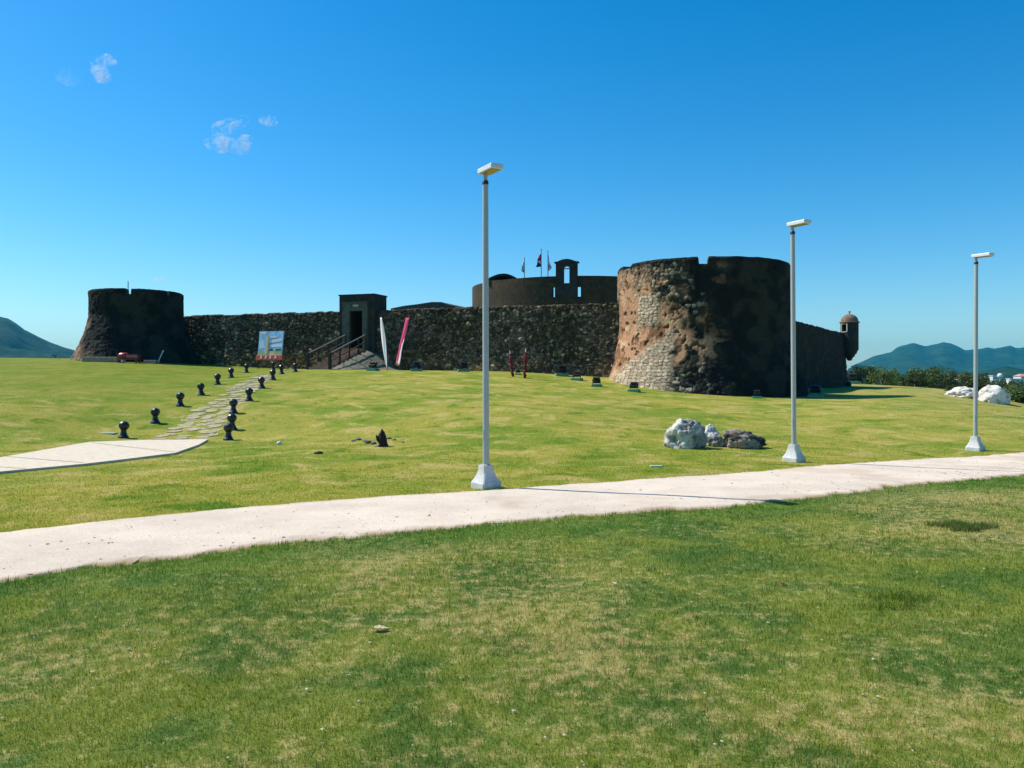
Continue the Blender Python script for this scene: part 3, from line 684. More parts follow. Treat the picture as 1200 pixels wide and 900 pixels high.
# ------------------------------------------------------------------ round keep behind the wall
KC = Vector((6.05, 75.0)); KR = 9.8; KT = 8.2
kp = empty('round_keep', (KC.x, KC.y, 0), 'round dark keep rising behind the wall with an arched bell gable on its rim', 'keep')
def kang(px):                                               # bearing on near rim that projects to px
    best = None
    for a in np.linspace(math.pi, 2 * math.pi, 4000):
        x, y = KC.x + KR * math.cos(a), KC.y + KR * math.sin(a); e = abs(600 + F * x / y - px)
        if best is None or e < best[0]: best = (e, a)
    return best[1]
a_s = [(kang(647.2), kang(650.2)), (kang(677.3), kang(681.0))]; a_g = (kang(651.4), kang(676.6))
cuts = sorted([v for q in a_s for v in q] + list(a_g))
ths = []; base_ = np.linspace(0, 2 * math.pi, 181)
for i in range(180): ths.append(base_[i])
ths = sorted(ths + cuts); ths.append(ths[0] + 2 * math.pi)
ths = [t for i, t in enumerate(ths) if i == 0 or t - ths[i - 1] > 1e-5 or t in cuts]
b = MB(); ri, ro = KR - .55, KR
def seg(a0, a1, z0, z1, ends=False):
    vs = [(r * math.cos(a), r * math.sin(a), z) for z in (z0, z1) for r in (ri, ro) for a in (a0, a1)]
    fs = [(2, 3, 7, 6), (1, 0, 4, 5), (4, 6, 7, 5), (0, 1, 3, 2)] + ([(0, 2, 6, 4), (1, 5, 7, 3)] if ends else [])
    b.add(vs, fs)
for i in range(len(ths) - 1):
    a0, a1 = ths[i], ths[i + 1]; am = (a0 + a1) / 2
    if a1 - a0 < 1e-6: continue
    slit = any(q[0] < am < q[1] for q in a_s); gab = a_g[0] < am < a_g[1]
    if slit: seg(a0, a1, 2, 6.48, True); seg(a0, a1, 7.32, KT, True)
    elif gab: seg(a0, a1, 2, 6.4, True)
    else: seg(a0, a1, 2, KT, any(abs(a0 - c) < 1e-6 or abs(a1 - c) < 1e-6 for c in cuts))
M_keep = mat('keep_render', (.06, .043, .020), .95, vary=.35, scale=.8, bump=.02, bscale=4, col2=(.028, .026, .016))
b.build('keep_wall', M_keep, kp)
b = MB(); b.lathe([(ri - .02, 5.2), (ri - .02, 5.5)], seg=64); b.build('terrace', M_core, kp)
b = MB(); k = 180
vs = [(r * math.cos(a), r * math.sin(a), z) for r, z in ((KR + .03, 3.9), (KR + .10, 3.95), (KR + .10, 4.08), (KR + .03, 4.12)) for a in np.linspace(0, 2 * math.pi, k, endpoint=False)]
b.add(vs, [(j * k + i, j * k + (i + 1) % k, (j + 1) * k + (i + 1) % k, (j + 1) * k + i) for j in range(3) for i in range(k)])
b.build('string_course', M_core, kp)
# bell gable
ga = (a_g[0] + a_g[1]) / 2; gw = 2 * (KR - .25) * math.sin((a_g[1] - a_g[0]) / 2) + .06
ow = .235; zo0, zsp = 7.6, 8.80
def arch(x): return zsp + math.sqrt(max(0, ow ** 2 - x ** 2))
xs_ = sorted(set([-gw / 2, gw / 2] + [ow * math.sin(q) for q in np.linspace(-math.pi / 2, math.pi / 2, 13)]))
xs_ = [-gw / 2] + [x for x in xs_ if abs(x) <= ow + 1e-9] + [gw / 2]
def giv(i):
    a, c = xs_[i], xs_[i + 1]
    if abs((a + c) / 2) < ow: return [((6.4,) * 2, (zo0,) * 2), ((arch(a), arch(c)), (9.28,) * 2)]
    return [((6.4,) * 2, (9.28,) * 2)]
b = MB(); b.cols(xs_, giv, -.30, .24)
bell_p = (KR - .25) * math.cos(ga), (KR - .25) * math.sin(ga); grz = ga + math.pi / 2
b.build('bell_gable', M_gate, kp, (*bell_p, 0), grz)
b = MB(); cx_ = np.linspace(-gw / 2 - .12, gw / 2 + .12, 15); tf = lambda x: 9.36 + .22 * max(0, math.cos(min(1, abs(x) / (gw / 2 - .1)) * math.pi / 2)) ** 1.0
b.cols(list(cx_), lambda i: [((9.28,) * 2, (tf(cx_[i]), tf(cx_[i + 1])))], -.42, .36); b.build('gable_cornice', M_gate, kp, (*bell_p, 0), grz)
b = MB(); b.tube([(-ow - .02, 0, 8.82), (ow + .02, 0, 8.82)], .04, 8); b.build('bell_beam', M_rail, kp, (*bell_p, 0), grz)
# small vaulted roof at the left of the terrace
b = MB(); vx = np.linspace(-1.55, 1.75, 25)
vz = lambda x: 8.25 + .62 * math.cos(x / 1.75 * math.pi / 2) if x < 0 else 8.05 + .82 * math.cos(x / 1.76 * math.pi / 2)
b.cols(list(vx), lambda i: [((vz(vx[i]) - .22, vz(vx[i + 1]) - .22), (vz(vx[i]), vz(vx[i + 1])))], -1.5, 1.5)
hp = Vector((PX(593, 70.5) - KC.x, 70.5 - KC.y)); b.build('vault_roof', M_dark, kp, (hp.x, hp.y, 0), -.15)
b = MB(); b.box((-.2, 0, 6.9), (2.2, 2.5, 2.9)); b.build('vault_wall', mat('tan_render', (.30, .24, .12), .9, vary=.25, scale=1), kp, (hp.x, hp.y, 0), -.15)

# low roof seen just above the wall, left of the keep
b = MB(); p = Vector((PX(505, 62), 63.5))
lx = [-2.7, -1.6, -.4, .8, 1.6, 2.3]; lz = [5.28, 5.45, 5.55, 5.68, 5.66, 5.42]
b.cols(lx, lambda i: [((4.0,) * 2, (lz[i], lz[i + 1]))], -2, 3)
tag(b.build('barrack_roof', M_core, None, (p.x, p.y, 0), ang), 'low roof just showing above the wall between the gate and the keep', 'roof')

# flagpoles and flags
M_pole = mat('grey_flagpole', (.25, .26, .27), .5, .3)
def flag_mat(name, stops):
    m = bpy.data.materials.new(name); m.use_nodes = True; n = m.node_tree.nodes; l = m.node_tree.links; b_ = n['Principled BSDF']; b_.inputs['Roughness'].default_value = .8
    at = n.new('ShaderNodeAttribute'); at.attribute_name = 'col'; l.new(at.outputs['Color'], b_.inputs['Base Color']); return m
M_cloth = flag_mat('flag_cloth', None)
def flag(px, D, ytop, ybase, fy0, fy1, wdir, width, cols_, lp, lf, hang):
    zt, z0 = (HY - ytop) / F * D, 5.5
    x = PX(px, D); b = MB(); b.lathe([(.05, 0), (.045, (zt - z0) * .5), (.03, zt - z0)], seg=10)
    r = empty('flagpole', (x, D, z0), lp, 'flagpole', group='flagpoles on the keep'); b.build('pole', M_pole, r)
    b = MB(); b.lathe([(.02, 0), (.06, .03), (.06, .07), (.01, .11)], seg=10); b.build('finial', M_pole, r, (0, 0, zt - z0))
    n1, n2 = 26, 18; a = np.linspace(0, 1, n1); c = np.linspace(0, 1, n2); AA, CC = np.meshgrid(a, c, indexing='ij')
    za, zb_ = (HY - fy0) / F * D, (HY - fy1) / F * D
    wprof = np.interp(AA, [0, .35, .75, 1], hang) * width
    Xf = wdir * (.03 + CC * wprof + .05 * np.sin(AA * 5 + CC * 3) * CC); Yf = .22 * np.sin(CC * 9 + AA * 3) * CC * wprof / width * .6
    Zf = za + (zb_ - za) * AA - .18 * CC * (1 - AA) * (za - zb_) - .05 * CC
    cc = np.zeros((n1, n2, 3))
    for i in range(n1):
        for j in range(n2): cc[i, j] = cols_(AA[i, j], CC[i, j])
    o = grid_mesh('flag', np.stack([Xf, Yf, Zf], -1), M_cloth, cc, loc=(x, D, 0)); md = o.modifiers.new('thick', 'SOLIDIFY'); md.thickness = .012
    tag(o, lf, 'flag', 'flags on the keep')
def dom(a, c):
    t = a + .25 * (c - .5)
    return (.55, .02, .06) if t < .48 else ((.8, .8, .8) if t < .68 else (.01, .02, .16))
flag(614.6, 72, 303, 326, 306, 319, -1, .30, lambda a, c: (.75, .8, .78) if a < .8 else (.3, .55, .35), 'shortest flagpole, leftmost on the keep', 'pale narrow flag on the leftmost pole of the keep', [.5, .9, .8, .1])
flag(634.3, 72, 293, 326, 297, 312.5, -1, .44, dom, 'middle and tallest flagpole on the keep', 'red, white and dark blue flag hanging on the middle pole', [.4, .9, .75, 1.0])
flag(642.0, 72, 295, 326, 298, 317, 1, .32, lambda a, c: (.8, .3, .12) if (a > .62 and c < .45 and a < .85) else (.8, .8, .78), 'flagpole nearest the bell gable', 'white flag with an orange patch on the pole beside the bell gable', [.15, .5, 1.0, .1])

# ------------------------------------------------------------------ domed sentry turret on the far right corner
gp = Vector((36.7, 86.3)); tr = empty('sentry_turret', (gp.x, gp.y, 0), 'small round domed stone sentry turret on the far right corner of the wall', 'sentry turret')
GR = .92; a_w = math.atan2(-gp.y, -gp.x) ; wa = a_w - .62                # window faces camera-left
b = MB()
def gseg(a0, a1, z0, z1, ro=GR, ri=GR - .22):
    vs = [(r * math.cos(a), r * math.sin(a), z) for z in (z0, z1) for r in (ri, ro) for a in (a0, a1)]
    b.add(vs, [(2, 3, 7, 6), (1, 0, 4, 5), (4, 6, 7, 5), (0, 1, 3, 2), (0, 2, 6, 4), (1, 5, 7, 3)])
k = 40
for i in range(k):
    a0, a1 = wa - .3 + i * 2 * math.pi / k * 1.0, wa - .3 + (i + 1) * 2 * math.pi / k
    am = (a0 + a1) / 2 - wa
    am = (am + math.pi) % (2 * math.pi) - math.pi
    opp = abs(abs(am) - math.pi) < .001
    if abs(am) < .27: gseg(a0, a1, 3.0, 4.75); gseg(a0, a1, 5.55, 5.75)
    else: gseg(a0, a1, 3.0, 5.75)
b.build('turret_wall', M_gate, tr)
b = MB(); b.lathe([(GR * .75, 5.72), (GR + .13, 5.72), (GR + .13, 5.82), (GR - .02, 5.86)] + [((GR - .02) * math.cos(q), 5.86 + .82 * math.sin(q)) for q in np.linspace(.1, 1.5, 10)] + [(.08, 6.69), (.05, 6.8), (.12, 6.88), (.10, 6.98), (.02, 7.02)], seg=36)
b.build('dome', mat('tan_dome', (.24, .15, .10), .9, vary=.3, scale=1.5, bump=.01, col2=(.14, .09, .065)), tr, smooth=True)
b = MB(); b.lathe([(.15, 1.6), (.3, 1.75), (.34, 1.95), (.52, 2.05), (.56, 2.25), (.74, 2.4), (.78, 2.6), (GR, 2.8), (GR, 3.02)], seg=36); b.build('corbel', M_gate, tr, smooth=True)
b = MB()
for dx_, dz_, sx_, sz_ in ((-.34, 5.15, .09, .9), (.34, 5.15, .09, .9), (0, 4.72, .77, .08), (0, 5.58, .77, .08)):
    b.box((dx_, 0, dz_), (sx_, .12, sz_))
b.build('window_frame', mat('pale_window_frame', (.5, .45, .36), .8), tr, (math.cos(wa) * (GR - .03), math.sin(wa) * (GR - .03), 0), wa + math.pi / 2)

# back of the right wall corner (end face, rough)
def end_wall():
    p0 = Vector((36.3, 86.6)); root = empty('curtain_wall', (p0.x, p0.y, -4), 'end stretch of wall turning away behind the sentry turret', 'fortress wall')
    b = MB(); d = Vector((-.85, .52)).normalized(); n_ = Vector((.52, .85))
    vs = []
    for z in np.linspace(0, 8.6, 24):
        o = .25 * (random.random() - .3) + (8.6 - z) * .05
        vs.append([(n_.x * o + rd.x * 0, n_.y * o, z), (d.x * 12 + n_.x * o, d.y * 12 + n_.y * o, z), (d.x * 12 - n_.x * 1.6, d.y * 12 - n_.y * 1.6, z), (-n_.x * 1.4, -n_.y * 1.4, z)])
    b.rings(vs); b.build('wall_core', M_dark, root)
end_wall()

# ------------------------------------------------------------------ hills, foothills
def hill_mesh(name, px0, px1, prof, D0, Dc, D1, zb_, seed, rough, m, npx=260, nd=70, bf=1.0):
    pxs = np.linspace(px0, px1, npx); ds = np.r_[np.linspace(D0, Dc, nd), np.linspace(Dc, D1, nd // 2)[1:]]
    PXm, DD = np.meshgrid(pxs, ds); crest = (HY - np.interp(PXm, [p[0] for p in prof], [p[1] for p in prof])) / F * Dc
    X = (PXm - 600) / F * DD; t = np.where(DD < Dc, (DD - D0) / (Dc - D0), 1 - (DD - Dc) / (D1 - Dc))
    rid = fbm(X / rough, DD / rough, seed=seed, o=6); sp = np.abs(fbm(X / rough * 2.2, DD / rough * .8, seed=seed + 4, o=5) - .5) * 2
    base = np.clip(t, 0, 1) ** (1.15)
    z = zb_ + (crest - zb_) * np.clip(base * (1 + 0 * rid), 0, 1) + (crest - zb_).clip(5) * ((rid - .5) * .55 - (sp - .3) * .30) * np.sin(np.pi * np.clip(t, 0, 1)) * bf
    z = z + (crest - zb_).clip(5) * .03 * (fbm(X / rough * 12, DD / rough * 12, seed=seed + 8, o=4) - .5) * (t > .02)
    return tag(grid_mesh(name, np.stack([X, DD, z], -1), m), kind='structure')
M_hill = mat('forested_hill', (.012, .035, .012), .95, vary=.4, scale=.004, bump=6, bscale=.02, col2=(.03, .055, .02), spec=.05)
M_foot = mat('scrub_land', (.03, .06, .016), .95, vary=.5, scale=.03, bump=1.5, bscale=.15, col2=(.07, .10, .03), spec=.05)
hill_mesh('mountains', 880, 1700, [(880,445),(940,444),(990,437),(1000,428),(1010,424),(1022,418),(1030,415.5),(1044,413),(1052,406.5),(1062,403.5),(1071,402),(1079,404.5),(1084,406),(1094,403.5),(1105,401),(1114,402.5),(1122,405.5),(1131,410.5),(1142,409),(1150,408.5),(1158,407),(1164,408.5),(1174,407),(1184,405),(1191,408),(1200,407),(1260,411),(1400,420),(1700,436)],
          2600, 4200, 5200, -30, 71, 520, M_hill)
hill_mesh('hills', -700, 320, [(-700,420),(-400,395),(-200,378),(-60,368),(0,371),(8,373),(18,378),(28,386),(42,393),(58,401),(75,407),(88,410.5),(105,414),(130,419),(180,428),(240,436),(320,444)],
          1500, 2600, 3400, -30, 81, 330, M_hill)
hill_mesh('foothills', 860, 1700, [(860,446),(1000,442),(1040,440),(1080,437),(1110,435),(1140,437),(1165,432),(1180,429),(1200,433),(1260,430),(1400,428),(1700,436)],
          900, 1700, 2300, -32, 91, 160, M_hill)
hill_mesh('woodland', 900, 1700, [(900,448),(1000,447),(1060,446),(1110,445),(1150,444.5),(1200,445),(1300,447),(1700,452)],
          260, 620, 880, -30, 95, 40, M_foot, bf=.25)

# ------------------------------------------------------------------ small town houses on the slope
M_wall = mat('white_house_wall', (.72, .70, .66), .9, vary=.08); M_glass = mat('dark_window', (.03, .035, .04), .2)
def house(px, py, D, wd, dp, h_, rcol, hip, rz, label):
    z = (HY - py) / F * D; r = empty('house', (PX(px, D), D, z - h_), label, 'house', rz, 'houses on the slope beyond the lawn')
    b = MB(); b.box((0, 0, h_ / 2), (wd, dp, h_)); b.box((0, 0, -2), (wd * 1.05, dp * 1.05, 4)); b.build('wall', M_wall, r)
    m = mat('house_roof', rcol, .8, vary=.15); b = MB()
    if hip: b.rings([[(-wd/2-.4, -dp/2-.4, h_), (wd/2+.4, -dp/2-.4, h_), (wd/2+.4, dp/2+.4, h_), (-wd/2-.4, dp/2+.4, h_)], [(-wd/4, -.2, h_ + 1.6), (wd/4, -.2, h_ + 1.6), (wd/4, .2, h_ + 1.6), (-wd/4, .2, h_ + 1.6)]])
    else: b.box((0, 0, h_ + .15), (wd + .6, dp + .6, .3))
    b.build('roof', m, r)
    for i in range(3):
        b = MB(); b.box(((i - 1) * wd * .3, -dp / 2 - .02, h_ * .55), (wd * .12, .06, h_ * .35)); b.build('window', M_glass, r)
house(1130, 442.6, 420, 6.5, 8, 3, (.55, .22, .12), True, .2, 'house with a wide orange-red roof left of the right lamp')
house(1146.5, 442.8, 430, 3.4, 5, 2.8, (.8, .8, .78), False, -.1, 'white flat-roofed house just right of the right lamp post')
house(1161.5, 440.6, 480, 4.2, 6, 2.6, (.82, .82, .8), False, .3, 'white-roofed house above the rightmost boulder')
house(1111, 446.8, 380, 4.5, 5, 2.6, (.7, .72, .72), False, .1, 'long pale house low behind the bushes')
house(1190, 444.2, 460, 7.5, 6, 2.8, (.75, .7, .66), False, -.2, 'long pale house at the right edge')
house(1197, 441.0, 520, 6, 7, 3.4, (.50, .25, .2), True, .1, 'red-roofed house at the right edge of the view')
b = MB(); b.lathe([(.3, 0), (.3, 2), (1.15, 2.2), (1.5, 2.9), (1.5, 3.6), (1.0, 4.3), (.3, 4.6)], seg=20)
tag(b.build('water_tank', M_wall, None, (PX(1172, 470), 470, -3.3), smooth=True), 'small round white water tank beyond the rightmost boulder', 'water tank')

# ------------------------------------------------------------------ leafy bushes beyond the crest
M_bark = mat('bark', (.12, .09, .06), .9, vary=.3, scale=6)
def leaf_mat(name, c1, c2):
    m = bpy.data.materials.new(name); m.use_nodes = True; n = m.node_tree.nodes; l = m.node_tree.links; n.clear()
    out = n.new('ShaderNodeOutputMaterial'); at = n.new('ShaderNodeAttribute'); at.attribute_name = 'col'
    d = n.new('ShaderNodeBsdfDiffuse'); t = n.new('ShaderNodeBsdfTranslucent'); g = n.new('ShaderNodeBsdfGlossy'); g.inputs['Roughness'].default_value = .45
    m1 = n.new('ShaderNodeMixShader'); m1.inputs[0].default_value = .35; m2 = n.new('ShaderNodeMixShader'); m2.inputs[0].default_value = .02
    l.new(at.outputs[0], d.inputs[0]); l.new(at.outputs[0], t.inputs[0]); l.new(d.outputs[0], m1.inputs[1]); l.new(t.outputs[0], m1.inputs[2])
    l.new(m1.outputs[0], m2.inputs[1]); l.new(g.outputs[0], m2.inputs[2]); l.new(m2.outputs[0], out.inputs[0]); return m
M_leaf = leaf_mat('leaves', None, None)
def bush(px, py_base, D, wd, ht, label, seed, nleaf=3200, c1=(.05, .09, .02), c2=(.22, .30, .08), lsz=.13, cat='bush'):
    rg = np.random.default_rng(seed); x0 = PX(px, D); z0 = (HY - py_base) / F * D - .6
    r = empty('bush', (x0, D, z0), label, cat, group='bushes beyond the crest of the lawn')
    ncl = 26; cc = np.stack([rg.normal(0, .32, ncl) * wd, rg.normal(0, .3, ncl) * wd, .35 * ht + rg.random(ncl) * .65 * ht], -1)
    cc[:, 0] = np.clip(cc[:, 0], -wd * .5, wd * .5); cc[:, 2] *= 1 - .45 * (np.abs(cc[:, 0]) / (wd * .5)) ** 2
    rad = (.12 + .12 * rg.random(ncl)) * wd
    ci = rg.integers(0, ncl, nleaf); u = rg.normal(0, 1, (nleaf, 3)); u /= np.linalg.norm(u, axis=1)[:, None]
    pos = cc[ci] + u * (rad[ci] * (.55 + .5 * rg.random(nleaf)))[:, None] * np.array([1, 1, .8]); pos[:, 2] = np.maximum(pos[:, 2], .1)
    a = rg.normal(0, 1, (nleaf, 3)); a /= np.linalg.norm(a, axis=1)[:, None]; bb = np.cross(a, rg.normal(0, 1, (nleaf, 3))); bb /= np.linalg.norm(bb, axis=1)[:, None]
    s = lsz * (.6 + .8 * rg.random(nleaf))[:, None]
    V = np.stack([pos - a * s, pos + bb * s * .45, pos + a * s, pos - bb * s * .45], 1).reshape(-1, 3)
    me = bpy.data.meshes.new('foliage'); me.vertices.add(4 * nleaf); me.vertices.foreach_set('co', V.reshape(-1).astype(np.float32))
    me.loops.add(4 * nleaf); me.loops.foreach_set('vertex_index', np.arange(4 * nleaf, dtype=np.int32)); me.polygons.add(nleaf)
    me.polygons.foreach_set('loop_start', np.arange(0, 4 * nleaf, 4, dtype=np.int32)); me.polygons.foreach_set('loop_total', np.full(nleaf, 4, np.int32)); me.update(calc_edges=True)
    at = me.color_attributes.new('col', 'FLOAT_COLOR', 'POINT'); k = (rg.random(nleaf) * .6 + .4 * rg.random(ncl)[ci])[:, None]
    col = np.array(c1) * (1 - k) + np.array(c2) * k; q = np.ones((nleaf, 4, 4), np.float32); q[..., :3] = col[:, None, :]; at.data.foreach_set('color', q.reshape(-1))
    me.materials.append(M_leaf); o = bpy.data.objects.new('foliage', me); C.objects.link(o); o.parent = r
    b = MB()
    for i in range(0, ncl, 2):
        b.tube([(rg.normal() * .06, rg.normal() * .06, -.8), Vector(cc[i]) * .5 + Vector((0, 0, .1)), Vector(cc[i])], [.07, .05, .02], 6)
    b.build('stems', M_bark, r)
bush(1004, 447, 104, 4.2, 2.3, 'dark bush at the foot of the wall corner below the sentry turret', 1, c1=(.02, .045, .012), c2=(.06, .09, .03))
bush(1033, 448.5, 103, 4.2, 2.5, 'pale green leafy bush, nearest right of the sentry turret', 2)
bush(1054, 450, 106, 2.4, 1.2, 'low dim bush between the two larger bushes', 3, c1=(.03, .07, .03), c2=(.09, .13, .06))
bush(1076, 451, 96, 4.0, 2.4, 'large dark-leaved bush left half of the central clump', 4, c1=(.03, .06, .015), c2=(.14, .20, .05))
bush(1096, 452, 95, 4.2, 2.5, 'tall bush right half of the central clump with pale new leaves', 5, c1=(.03, .06, .015), c2=(.14, .20, .05))
bush(1112, 455, 90, 2.6, 1.4, 'small dark bush just left of the white boulders', 6, c1=(.02, .045, .015), c2=(.06, .09, .03))
bush(1143, 459, 76, 3.4, 2.2, 'dark bush behind the right lamp post between the white boulders', 7, c1=(.03, .06, .015), c2=(.11, .14, .05))
bush(1160, 460, 80, 3.2, 1.8, 'bush directly behind the rightmost boulder', 8, c1=(.02, .05, .015), c2=(.07, .10, .03))
bush(1182, 458, 90, 5.0, 1.3, 'wide low green bush behind the rightmost boulder', 9, c1=(.04, .09, .02), c2=(.08, .15, .04))
bush(1197, 467, 62, 2.4, 1.6, 'bush with pale leaves at the right edge beside the boulder', 10, c1=(.06, .11, .02), c2=(.2, .26, .08))
bush(1122, 453, 120, 3.2, 1.3, 'bush beyond the left white boulder', 11, c1=(.02, .05, .015), c2=(.07, .11, .03))
bush(1066, 449, 125, 4.0, 1.3, 'far small bush in the gap of the hedge', 12, c1=(.03, .06, .03), c2=(.08, .12, .05))
for i, (px, py, D, wd, ht) in enumerate([(52, 421.5, 62.5, .8, .35), (58.5, 421.5, 62.5, 1.1, .5), (65, 421.5, 64, .6, .9), (71, 421.5, 64, .6, .3)]):
    bush(px, py + 4, D, wd, ht + .5, ['tiny dark shrub on the left horizon, leftmost', 'small dark shrub on the left horizon, widest', 'narrow upright shrub on the left horizon', 'tiny dark shrub on the left horizon, nearest the tower'][i], 20 + i, 300, (.02, .04, .02), (.04, .07, .03), .06)

# ------------------------------------------------------------------ lamp posts
M_lpole = mat('white_painted_steel', (.36, .39, .37), .45, .0, vary=.06, scale=4, bump=.0005, bscale=60, spec=.5)
M_lbase = mat('white_painted_concrete', (.60, .60, .57), .85, vary=.16, scale=5, col2=(.50, .47, .40), bump=.004, bscale=30)
M_head = mat('lamp_housing', (.66, .66, .64), .4, vary=.08, scale=6, spec=.5)
M_lens = mat('lamp_lens', (.30, .21, .09), .25, vary=.15, scale=12, spec=.5)
M_pole_shade = mat('pole_shade', (.03, .03, .035), .5)
HB = .43
lamp_root = empty('street_lamp', (0, 0, 0), 'x', 'street lamp', group='white lamp posts along the footpath')
def lamp_parts(r):
    def sq(hw_, z, ch=.02): return [(-hw_ + ch, -hw_, z), (hw_ - ch, -hw_, z), (hw_, -hw_ + ch, z), (hw_, hw_ - ch, z), (hw_ - ch, hw_, z), (-hw_ + ch, hw_, z), (-hw_, hw_ - ch, z), (-hw_, -hw_ + ch, z)]
    prof = [(.200, -.25), (.205, .095), (.200, .105)] + [(.105 + .092 * (1 - t) ** 2.0, .11 + t * .28) for t in np.linspace(.0, 1, 9)] + [(.103, .405)]
    b = MB(); b.rings([sq(h_, z) for h_, z in prof]); b.build('base', M_lbase, r, rz=R(38))
    b = MB(); b.lathe([(.058, .40), (.057, 2.8), (.052, 5.48), (.035, 5.485)], seg=24); b.build('pole', M_lpole, r, smooth=True)
    b = MB(); b.lathe([(.056, 5.42), (.057, 5.425), (.057, 5.485), (.053, 5.49)], seg=20); b.build('shade_ring', M_pole_shade, r, smooth=True)  # near-black ring at the pole top, stands for shade under the head
    b = MB(); b.lathe([(.038, 5.48), (.038, 5.60)], seg=16); b.build('neck', M_lpole, r, smooth=True)
    b = MB(); b.bbox((0, -.056, .95), (.06, .012, .20), .004); b.build('hatch', M_lpole, r, rz=R(-20))
    for z in (.43,):
        b = MB(); b.lathe([(.085, .403), (.085, .415), (.07, .425)], seg=24); b.build('flange', M_lpole, r)
    b = MB(); b.bbox((0, -.19, 5.655), (.25, .54, .088), .012); h = b.build('luminaire', M_head, r, rz=R(29.4) )
    b = MB(); b.bbox((0, -.21, 5.606), (.19, .42, .012), .003); b.build('lens', M_lens, h)
lamp_parts(lamp_root)
lamps = []
for i, (px, py, lab) in enumerate([(569.5, 571.5, 'tallest and nearest white lamp post, in the middle of the view'), (930.5, 541, 'white lamp post in front of the right side of the big tower'), (1143, 528, 'farthest white lamp post, at the right beside the white boulders')]):
    o = lamp_root if i == 0 else copy_tree(lamp_root)
    g = on_ground(px, py); o.location = g; o['label'] = lab; lamps.append(o)
    o.rotation_euler = (R([.15, 0, 0][i]), R([-.1, -.35, .25][i]), 0)
    dist = g.y; hpx = [205, 266, 302.5][i]; hz = (HY - hpx) / F * dist - g.z; s_ = hz / 5.60
    o.scale = (1, 1, s_)

# ------------------------------------------------------------------ bollards
M_iron = mat('black_iron', (.012, .012, .016), .35, .0, vary=.3, scale=10, spec=.5)
bo = empty('bollard', (0, 0, 0), 'x', 'bollard', group='black round-headed bollards beside the flagstone path')
b = MB(); b.lathe([(.17, -.1), (.17, .03), (.155, .05), (.125, .09), (.095, .16), (.085, .24), (.09, .27)], seg=20); b.build('pedestal', M_iron, bo, smooth=True)
b = MB(); rg_ = [(.09, .265), (.125, .285)] + [(.165 * math.cos(q), .405 + .15 * math.sin(q)) for q in np.linspace(-.85, 1.45, 12)] + [(.012, .558)]
b.lathe(rg_, seg=10); b.build('head', M_iron, bo)
cnt = 0
ordn = ['nearest', 'second', 'third', 'fourth', 'fifth', 'sixth', 'seventh', 'eighth', 'ninth']
for row, nm in ((LB, 'left'), (RB, 'right')):
    for i, (px, py, D) in enumerate(row):
        o = bo if cnt == 0 else copy_tree(bo); cnt += 1
        if i < 7 or nm == 'left':
            g = on_ground(px, py - .3)
        else: g = Vector((PX(px, D), D, gz(PX(px, D), D)))
        o.location = g; o.rotation_euler = (R(random.uniform(-3, 3)), R(random.uniform(-3, 3)), random.random() * 6)
        lab = f'black round-headed bollard, {ordn[i]} of the row along the {nm} side of the flagstone path'
        if nm == 'right' and i == 7: lab = 'black bollard standing farthest right, towards the stairs'
        if nm == 'right' and i == 8: lab = 'black bollard farthest back, right below the picture board'
        if nm == 'left' and i == 0: lab = 'black bollard at the corner of the pale concrete walk, leftmost of all'
        o['label'] = lab

# ------------------------------------------------------------------ rocks
def rock(name, px, py, wpx, hpx, D, label, seed, c1, c2, sub=5, pit=.07, squash=1.0, cat='boulder', lift=0., rough=1.0, group=None, dep=.8):
    import bmesh
    bm = bmesh.new(); bmesh.ops.create_icosphere(bm, subdivisions=sub, radius=1)
    me = bpy.data.meshes.new(name); bm.to_mesh(me); bm.free(); n = len(me.vertices); co = np.zeros(n * 3); me.vertices.foreach_get('co', co); co = co.reshape(-1, 3)
    W_, H_ = wpx / F * D, hpx / F * D
    a = seed * 1.7; x, y, z = co.T
    low_ = fbm(x * 1.3 + seed * 9, y * 1.3, z * 1.3 + 5, seed=seed, o=3) - .5
    mid__ = np.abs(fbm(x * 3 + seed, y * 3, z * 3, seed=seed + 2, o=4) - .5) * 2
    fine = fbm(x * 9 + seed, y * 9, z * 9, seed=seed + 3, o=4) - .5
    r = 1 + rough * (.75 * low_ - .25 * (mid__ - .3)) + pit * fine * 2
    hole = sst(.60, .72, fbm(x * 5 + 3, y * 5, z * 5 + seed, seed=seed + 5, o=3)); r = r - hole * pit * 1.6
    co = co * r[:, None]; co[:, 2] = np.where(co[:, 2] < -.35, -.35 + (co[:, 2] + .35) * .25, co[:, 2])
    mn, mx = co.min(0), co.max(0)
    co = (co - (mn + mx) / 2) / (mx - mn); co *= np.array([W_, W_ * dep, H_ * 1.12]); co[:, 2] += H_ * .5 - H_ * .06
    me.vertices.foreach_set('co', co.reshape(-1)); me.update(); me.polygons.foreach_set('use_smooth', [True] * len(me.polygons))
    at = me.color_attributes.new('col', 'FLOAT_COLOR', 'POINT'); k = np.clip(sst(.40, .62, fbm(x * 2.2 + seed, y * 2.2, z * 2.2, seed=seed + 7, o=5)) + .0 * hole, 0, 1)[:, None]
    q = np.ones((n, 4), np.float32); q[:, :3] = np.array(c1) * (1 - k) + np.array(c2) * k; q[:, :3] *= (1 - .45 * hole)[:, None]; at.data.foreach_set('color', q.reshape(-1))
    me.materials.append(M_rock); o = bpy.data.objects.new(name, me); C.objects.link(o); g = on_ground(px, py) if D is not None else None
    dd = D; o.location = (PX(px, dd), dd + W_ * dep * .3, gz(PX(px, dd), dd) + lift); o.rotation_euler = (0, 0, 0)
    return tag(o, label, cat, group)
M_rock = mat('coral_rock', attr='col', rough=.95, vary=.2, scale=5, bump=.03, bscale=14, spec=.15)
RG = 'rock group on the lawn'
